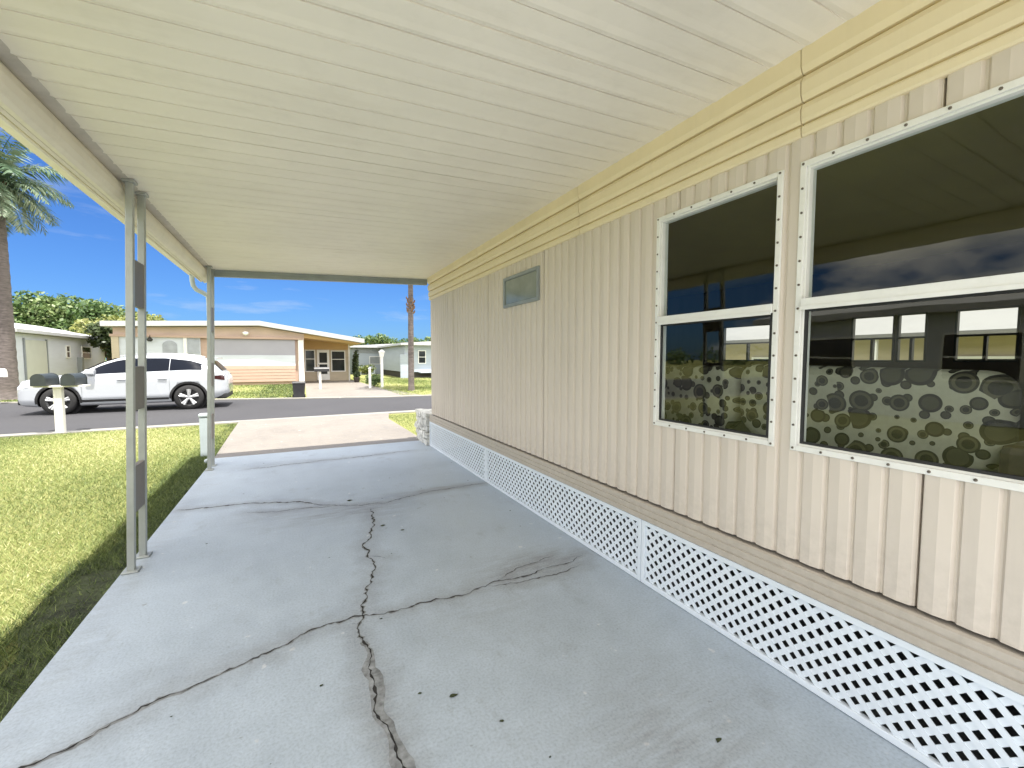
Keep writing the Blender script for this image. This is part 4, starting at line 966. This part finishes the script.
def palm(x, y, h, r, label, nf, fl, lean=(0, 0), seed=1, boots=True):
    random.seed(seed)
    t = thing('palm_tree', (x, y, GZ), label, 'palm'); b = MB(); pts_ = []; rad = []
    n = 40
    for i in range(n+1):
        f = i/n; pts_.append((x+lean[0]*f**1.5, y+lean[1]*f**1.5, GZ+(h-GZ)*f)); rad.append(r*(1.25 if i == 0 else 1.0)*(1.12 - .38*f)*(1+.045*(i % 2)))
    b.tube(pts_, rad, 14); b.build('trunk', M['bark'], t)
    cx, cy = x+lean[0], y+lean[1]
    if boots:
        b = MB()
        for k in range(16):
            a = k*2.4; zz = h-.62+.036*k
            b.tube([(cx+r*.55*math.cos(a), cy+r*.55*math.sin(a), zz), (cx+r*.95*math.cos(a), cy+r*.95*math.sin(a), zz+.09), (cx+r*1.15*math.cos(a), cy+r*1.15*math.sin(a), zz+.22)], [.07, .055, .03], 6)
        b.build('leaf_bases', M['boot'], t)
    V = []; T = []; rb = MB()
    for k in range(nf):
        a = k*2.399 + random.uniform(-.2, .2); el = R(78 - 118*(k/nf) + random.uniform(-8, 8)); L = fl*random.uniform(.82, 1.08)
        p = Vector((cx, cy, h+.02)); d = Vector((math.cos(a)*math.cos(el), math.sin(a)*math.cos(el), math.sin(el))); seg = 26; pl = [p.copy()]
        droop = random.uniform(.9, 1.4)
        for i in range(seg):
            d = (d + Vector((0, 0, -1))*(.028+.05*(i/seg))*droop).normalized(); p = p + d*L/seg; pl.append(p.copy())
        rb.tube(pl[::2], [.022*(1-.9*i/(len(pl[::2])-1)) for i in range(len(pl[::2]))], 5)
        tint = random.uniform(.25, .75) if k < nf*.8 else random.uniform(.6, 1)
        for i in range(3, seg+1):
            d = (pl[min(i+1, seg)]-pl[i-1]).normalized(); sd = d.cross(Vector((0, 0, 1))); sd = sd.normalized() if sd.length > .05 else Vector((1, 0, 0)); up = sd.cross(d)
            f = i/seg; ll = L*.26*math.sin(math.pi*min(1, .12+.86*f))**.6
            for s_ in (-1, 1):
                for sub in (0, .5):
                    base = pl[i-1].lerp(pl[i], sub)
                    dirn = (sd*s_*.85 + d*.45 + up*random.uniform(-.25, .3)).normalized()
                    tip = base + dirn*ll*random.uniform(.8, 1.1) + Vector((0, 0, -ll*random.uniform(.25, .65)))
                    mid = base.lerp(tip, .5) + Vector((0, 0, ll*.10)); w = d*.026
                    V += [base - w*.5, mid - w, tip, mid + w]; T.append(min(1, max(0, tint + random.gauss(0, .12))))
    cr = raw_mesh('crown', np.array([v[:] for v in V]), len(T), M['frond'], T, t)
    rb.build('frond_ribs', M['frond'], cr)
    return t
palm(-9.15, 21.5, 7.5, .30, 'tall palm tree with drooping fronds at the left edge of the street', 42, 2.3, (.05, 0), 4)
palm(4.68, 19.3, 7.6, .12, 'slim palm tree on the lawn beyond the end of the carport', 24, 2.3, (.06, 0), 9)
bo = MB(); 
for k in range(18):
    a = k*2.4; zz = 3.45 + .035*k
    bo.tube([(4.70+.09*math.cos(a), 19.3+.09*math.sin(a), zz), (4.70+.17*math.cos(a), 19.3+.17*math.sin(a), zz+.07), (4.70+.19*math.cos(a), 19.3+.19*math.sin(a), zz+.15)], [.05, .04, .02], 5)
bo.build('old_leaf_bases', M['boot'], bpy.data.objects['palm_tree.001'])
palm(13.8, 36, 5.6, .2, 'small distant palm showing over the white house roof by the home corner', 20, 2.0, (0, 0), 12)

# ------------------------------------------------------------------ other homes
def window_part(parent, axis, at, u0, u1, z0, z1, out=-1, pane='winglass', bars=1):
    def bx(b, u_0, u_1, z_0, z_1, d0, d1):
        lo, hi = sorted((at+out*d0, at+out*d1))
        if axis == 'y': b.box((u_0, lo, z_0), (u_1, hi, z_1))
        else: b.box((lo, u_0, z_0), (hi, u_1, z_1))
    t_ = .05; b = MB()
    for q in ((u0-t_, u0, z0-t_, z1+t_), (u1, u1+t_, z0-t_, z1+t_), (u0, u1, z0-t_, z0), (u0, u1, z1, z1+t_)): bx(b, *q, .003, .05)
    if bars: bx(b, u0, u1, (z0+z1)/2-.02, (z0+z1)/2+.02, .022, .04)
    w = b.build('window', M['white'], parent)
    b = MB(); bx(b, u0, u1, z0, z1, .004, .02); b.build('pane', M[pane], w)
wh = thing('white_house', (-13, 30, GZ), 'long low white house with pale garage door behind the parked car', 'house')
b = MB(); b.box((-16.5, 25.2, GZ), (-10.5, 35, 2.50)); b.build('wall', M['wallw'], wh)
b = MB(); b.prism([(-16.9, 2.52), (-10.15, 2.52), (-10.15, 2.66), (-13.5, 3.35), (-16.9, 2.66)], 'y', 24.9, 35.4); b.build('roof', M['roofw'], wh)
b = MB(); b.box((-10.49, 26.2, GZ), (-10.46, 28.0, 2.25)); b.build('garage_door', M['garage'], wh)
for yy in (26.12, 28.02):
    b = MB(); b.box((-10.49, yy, GZ), (-10.44, yy+.07, 2.32)); b.build('door_trim', M['greybl'], wh)
window_part(wh, 'x', -10.5, 30.0, 30.35, 1.5, 2.05, 1); window_part(wh, 'x', -10.5, 31.8, 32.9, 1.45, 2.05, 1)
b = MB(); b.box((-10.49, 31.2, .6), (-10.3, 31.45, 1.5)); b.build('meter_box', M['greybl'], wh)
window_part(wh, 'y', 25.2, -15.5, -14.3, 1.0, 2.0); window_part(wh, 'y', 25.2, -12.6, -11.7, 1.0, 2.0)
fh = thing('white_house', (8, 45, GZ), 'far white house with grey window panels beyond the lawn', 'house')
b = MB(); b.box((4.8, 42, GZ), (16, 50, 2.45)); b.build('wall', M['wallb'], fh)
b = MB(); b.prism([(4.4, 2.46), (16.3, 2.46), (16.3, 2.62), (10, 2.95), (4.4, 2.62)], 'y', 41.5, 50.4); b.build('roof', M['roofw'], fh)
b = MB(); b.box((4.8, 41.96, 1.95), (16, 41.997, 2.44)); b.build('frieze', M['greybl'], fh)
window_part(fh, 'y', 42, 6.3, 7.2, .95, 1.6, pane='greybl', bars=0)
b = MB(); b.bbox((7.9, 41.7, .35), (9.3, 41.99, 1.05), .03); b.build('air_conditioner', M['greybl'], fh)
rh = thing('white_house', (11, 35, GZ), 'white house with a small dark window and dark crawl space beside the thin palm', 'house')
b = MB(); b.box((7.3, 32, .42), (15, 44, 2.42)); b.build('wall', M['wallb'], rh)
b = MB(); b.prism([(6.9, 2.43), (15.3, 2.43), (15.3, 2.58), (11, 2.86), (6.9, 2.58)], 'y', 31.5, 44.4); b.build('roof', M['roofw'], rh)
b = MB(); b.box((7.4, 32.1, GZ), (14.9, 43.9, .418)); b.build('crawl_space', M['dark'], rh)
b = MB(); b.box((6.95, 31.9, GZ), (7.8, 31.997, 1.75)); b.build('entry_panel', M['wallb'], rh)
window_part(rh, 'y', 32, 8.35, 8.85, 1.1, 2.0)
b = MB(); b.bbox((9.55, 31.35, GZ), (9.67, 31.47, 2.42), .01); b.build('porch_post', M['white'], rh)
b = MB(); b.box((8.3, 31.3, .36), (9.9, 31.98, .417)); b.build('porch_step', M['wallb'], rh)
# neighbour beyond the far windows, and neighbour left of the lawn
nb_ = thing('mobile_home', (13, 3, GZ), 'beige neighbouring home with white awning seen through the big windows', 'mobile home')
b = MB(); b.box((11.2, -7, GZ), (15, 12, 2.0)); b.build('wall', M['beigeh'], nb_)
b = MB(); b.prism([(10.5, 1.80), (13.0, 2.80), (15.4, 2.52), (15.4, 2.62), (13.0, 2.92), (10.5, 1.90)], 'y', -7.4, 12.4); b.build('roof', M['dullroof'], nb_)
for yy in (-2, 2.4, 6.3, 10): window_part(nb_, 'x', 11.2, yy, yy+1.1, .5, 1.4)
for yy in (-1, 4.4, 8.7):
    b = MB(); b.bbox((10.58, yy, GZ), (10.66, yy+.08, 1.83), .01); b.build('awning_post', M['white'], nb_)
ln = thing('mobile_home', (-11, 3, GZ), 'white neighbouring home left of the lawn showing as a reflection in the windows', 'mobile home')
b = MB(); b.box((-14.5, -6, GZ), (-9.6, 8.4, 2.45)); b.build('wall', M['wallw'], ln)
b = MB(); b.prism([(-14.8, 2.46), (-9.2, 2.46), (-9.2, 2.62), (-12, 3.0), (-14.8, 2.62)], 'y', -6.3, 8.7); b.build('roof', M['roofw'], ln)
for yy in (-4, -.5, 3.1, 6.1): window_part(ln, 'x', -9.6, yy, yy+1.2, .95, 1.95, 1)

# small things on the far lawn
gp = thing('lamp_post', (3.87, 22, GZ), 'taller white garden post with a box lantern on top by the driveway', 'lamp post')
b = MB(); b.bbox((3.81, 21.94, GZ), (3.93, 22.06, 1.5), .008); b.build('post', M['white'], gp)
b = MB(); frust(b, 3.87, 22, 1.501, 1.74, .16, .24, .16, .24); frust(b, 3.87, 22, 1.741, 1.86, .30, .08, .30, .08); b.build('lantern', M['white'], gp)
gq = thing('garden_post', (3.29, 22.05, GZ), 'shorter white garden post standing left of the lantern post', 'post')
b = MB(); b.bbox((3.235, 22.0, GZ), (3.345, 22.1, .92), .008); b.build('shaft', M['white'], gq)
b = MB(); frust(b, 3.29, 22.05, .921, 1.0, .16, .03, .16, .03); b.build('post_cap', M['white'], gq)
po = thing('flower_pot', (3.35, 27.6, GZ), 'dark pot with a small plant at the right corner of the peach carport', 'pot')
b = MB(); b.lathe([(0, 0), (.14, 0), (.2, .3), (.22, .32), (.19, .33), (.17, .30), (0, .29)], (3.35, 27.6, GZ), 'z', 16); b.build('pot_body', M['pot'], po)
leaf_cloud('foliage', [(3.35, 27.6, .45, .2, .2, .2)], 250, .06, M['leafD'], po)

# ------------------------------------------------------------------ world, sun, camera
sv = Vector((0.17, -0.72, 2.6)).normalized()
el = math.asin(sv.z); az = math.atan2(sv.x, sv.y)
w = bpy.data.worlds.new('World'); S.world = w; w.use_nodes = True; t = w.node_tree
bg = t.nodes['Background']; sky = node(t, 'ShaderNodeTexSky'); sky.sky_type = 'NISHITA'; sky.sun_disc = False
sky.sun_elevation = el; sky.sun_rotation = az; sky.air_density = 1.0; sky.dust_density = 0.6; sky.ozone_density = 2.5; sky.altitude = 0
tc = t.nodes.new('ShaderNodeTexCoord'); gen = tc.outputs['Generated']
# unseen bright clouds added for fill light, thin wisps over the street
mp = t.nodes.new('ShaderNodeMapping'); mp.inputs['Scale'].default_value = (1, 1, 2.0); t.links.new(gen, mp.inputs[0])
dt = t.nodes.new('ShaderNodeVectorMath'); dt.operation = 'DOT_PRODUCT'; t.links.new(gen, dt.inputs[0]); dt.inputs[1].default_value = (-.05, .96, .05)
mr = node(t, 'ShaderNodeMapRange'); t.links.new(dt.outputs['Value'], mr.inputs[0])
for k_, v_ in ((1, .45), (2, .82), (3, .17), (4, -.10)): mr.inputs[k_].default_value = v_
sz = t.nodes.new('ShaderNodeSeparateXYZ'); t.links.new(gen, sz.inputs[0])
el_ = node(t, 'ShaderNodeMapRange'); t.links.new(sz.outputs[2], el_.inputs[0])
for k_, v_ in ((1, .12), (2, .45), (3, -.09), (4, .05)): el_.inputs[k_].default_value = v_
n_ = math_(t, 'ADD', math_(t, 'ADD', noise(t, mp.outputs[0], 2.2, 8, 0.58), mr.outputs[0]), el_.outputs[0])
cl = ramp(t, n_, [(0.50, (0, 0, 0)), (0.62, (1, 1, 1))])
mp2 = t.nodes.new('ShaderNodeMapping'); mp2.inputs['Scale'].default_value = (1, 1, 6); mp2.inputs['Location'].default_value = (.4, .2, .1); t.links.new(gen, mp2.inputs[0])
wisp = ramp(t, noise(t, mp2.outputs[0], 3.4, 7, 0.6), [(0.55, (0, 0, 0)), (0.80, (1, 1, 1))])
col = mixc(t, 1.0, sky.outputs[0], (0.30, 0.54, 0.93), 'MULTIPLY')
col = mixc(t, math_(t, 'MULTIPLY', wisp, 0.55), col, (4.6, 5.0, 5.4))
col = mixc(t, cl, col, (16.0, 15.6, 15.0))
t.links.new(col, bg.inputs[0]); bg.inputs[1].default_value = 0.05
sd = bpy.data.lights.new('sun', 'SUN'); sd.energy = 3.0; sd.angle = R(.53); sd.color = (1.0, .955, .88)
so = bpy.data.objects.new('sun', sd); COL.objects.link(so); so.rotation_euler = (-sv).to_track_quat('-Z', 'Y').to_euler(); so.location = (3, -8, 20)
cam = bpy.data.cameras.new('camera'); co_ = bpy.data.objects.new('camera', cam); COL.objects.link(co_)
cam.sensor_width = 36; cam.lens = 426/1024*36; cam.clip_start = .05; cam.clip_end = 2000
F = Vector((0.452526, 0.889977, -0.058584)); F = Vector((math.sin(R(26.954))*math.cos(R(3.3586)), math.cos(R(26.954))*math.cos(R(3.3586)), -math.sin(R(3.3586))))
co_.location = (0, 0, 1.4); co_.rotation_euler = F.to_track_quat('-Z', 'Y').to_euler()
S.camera = co_
S.view_settings.view_transform = 'Standard'; S.view_settings.look = 'None'; S.view_settings.exposure = 1.82; S.view_settings.gamma = 1
S.render.engine = 'CYCLES'
S.cycles.max_bounces = 8; S.cycles.diffuse_bounces = 6; S.cycles.transparent_max_bounces = 8; S.cycles.use_denoising = True
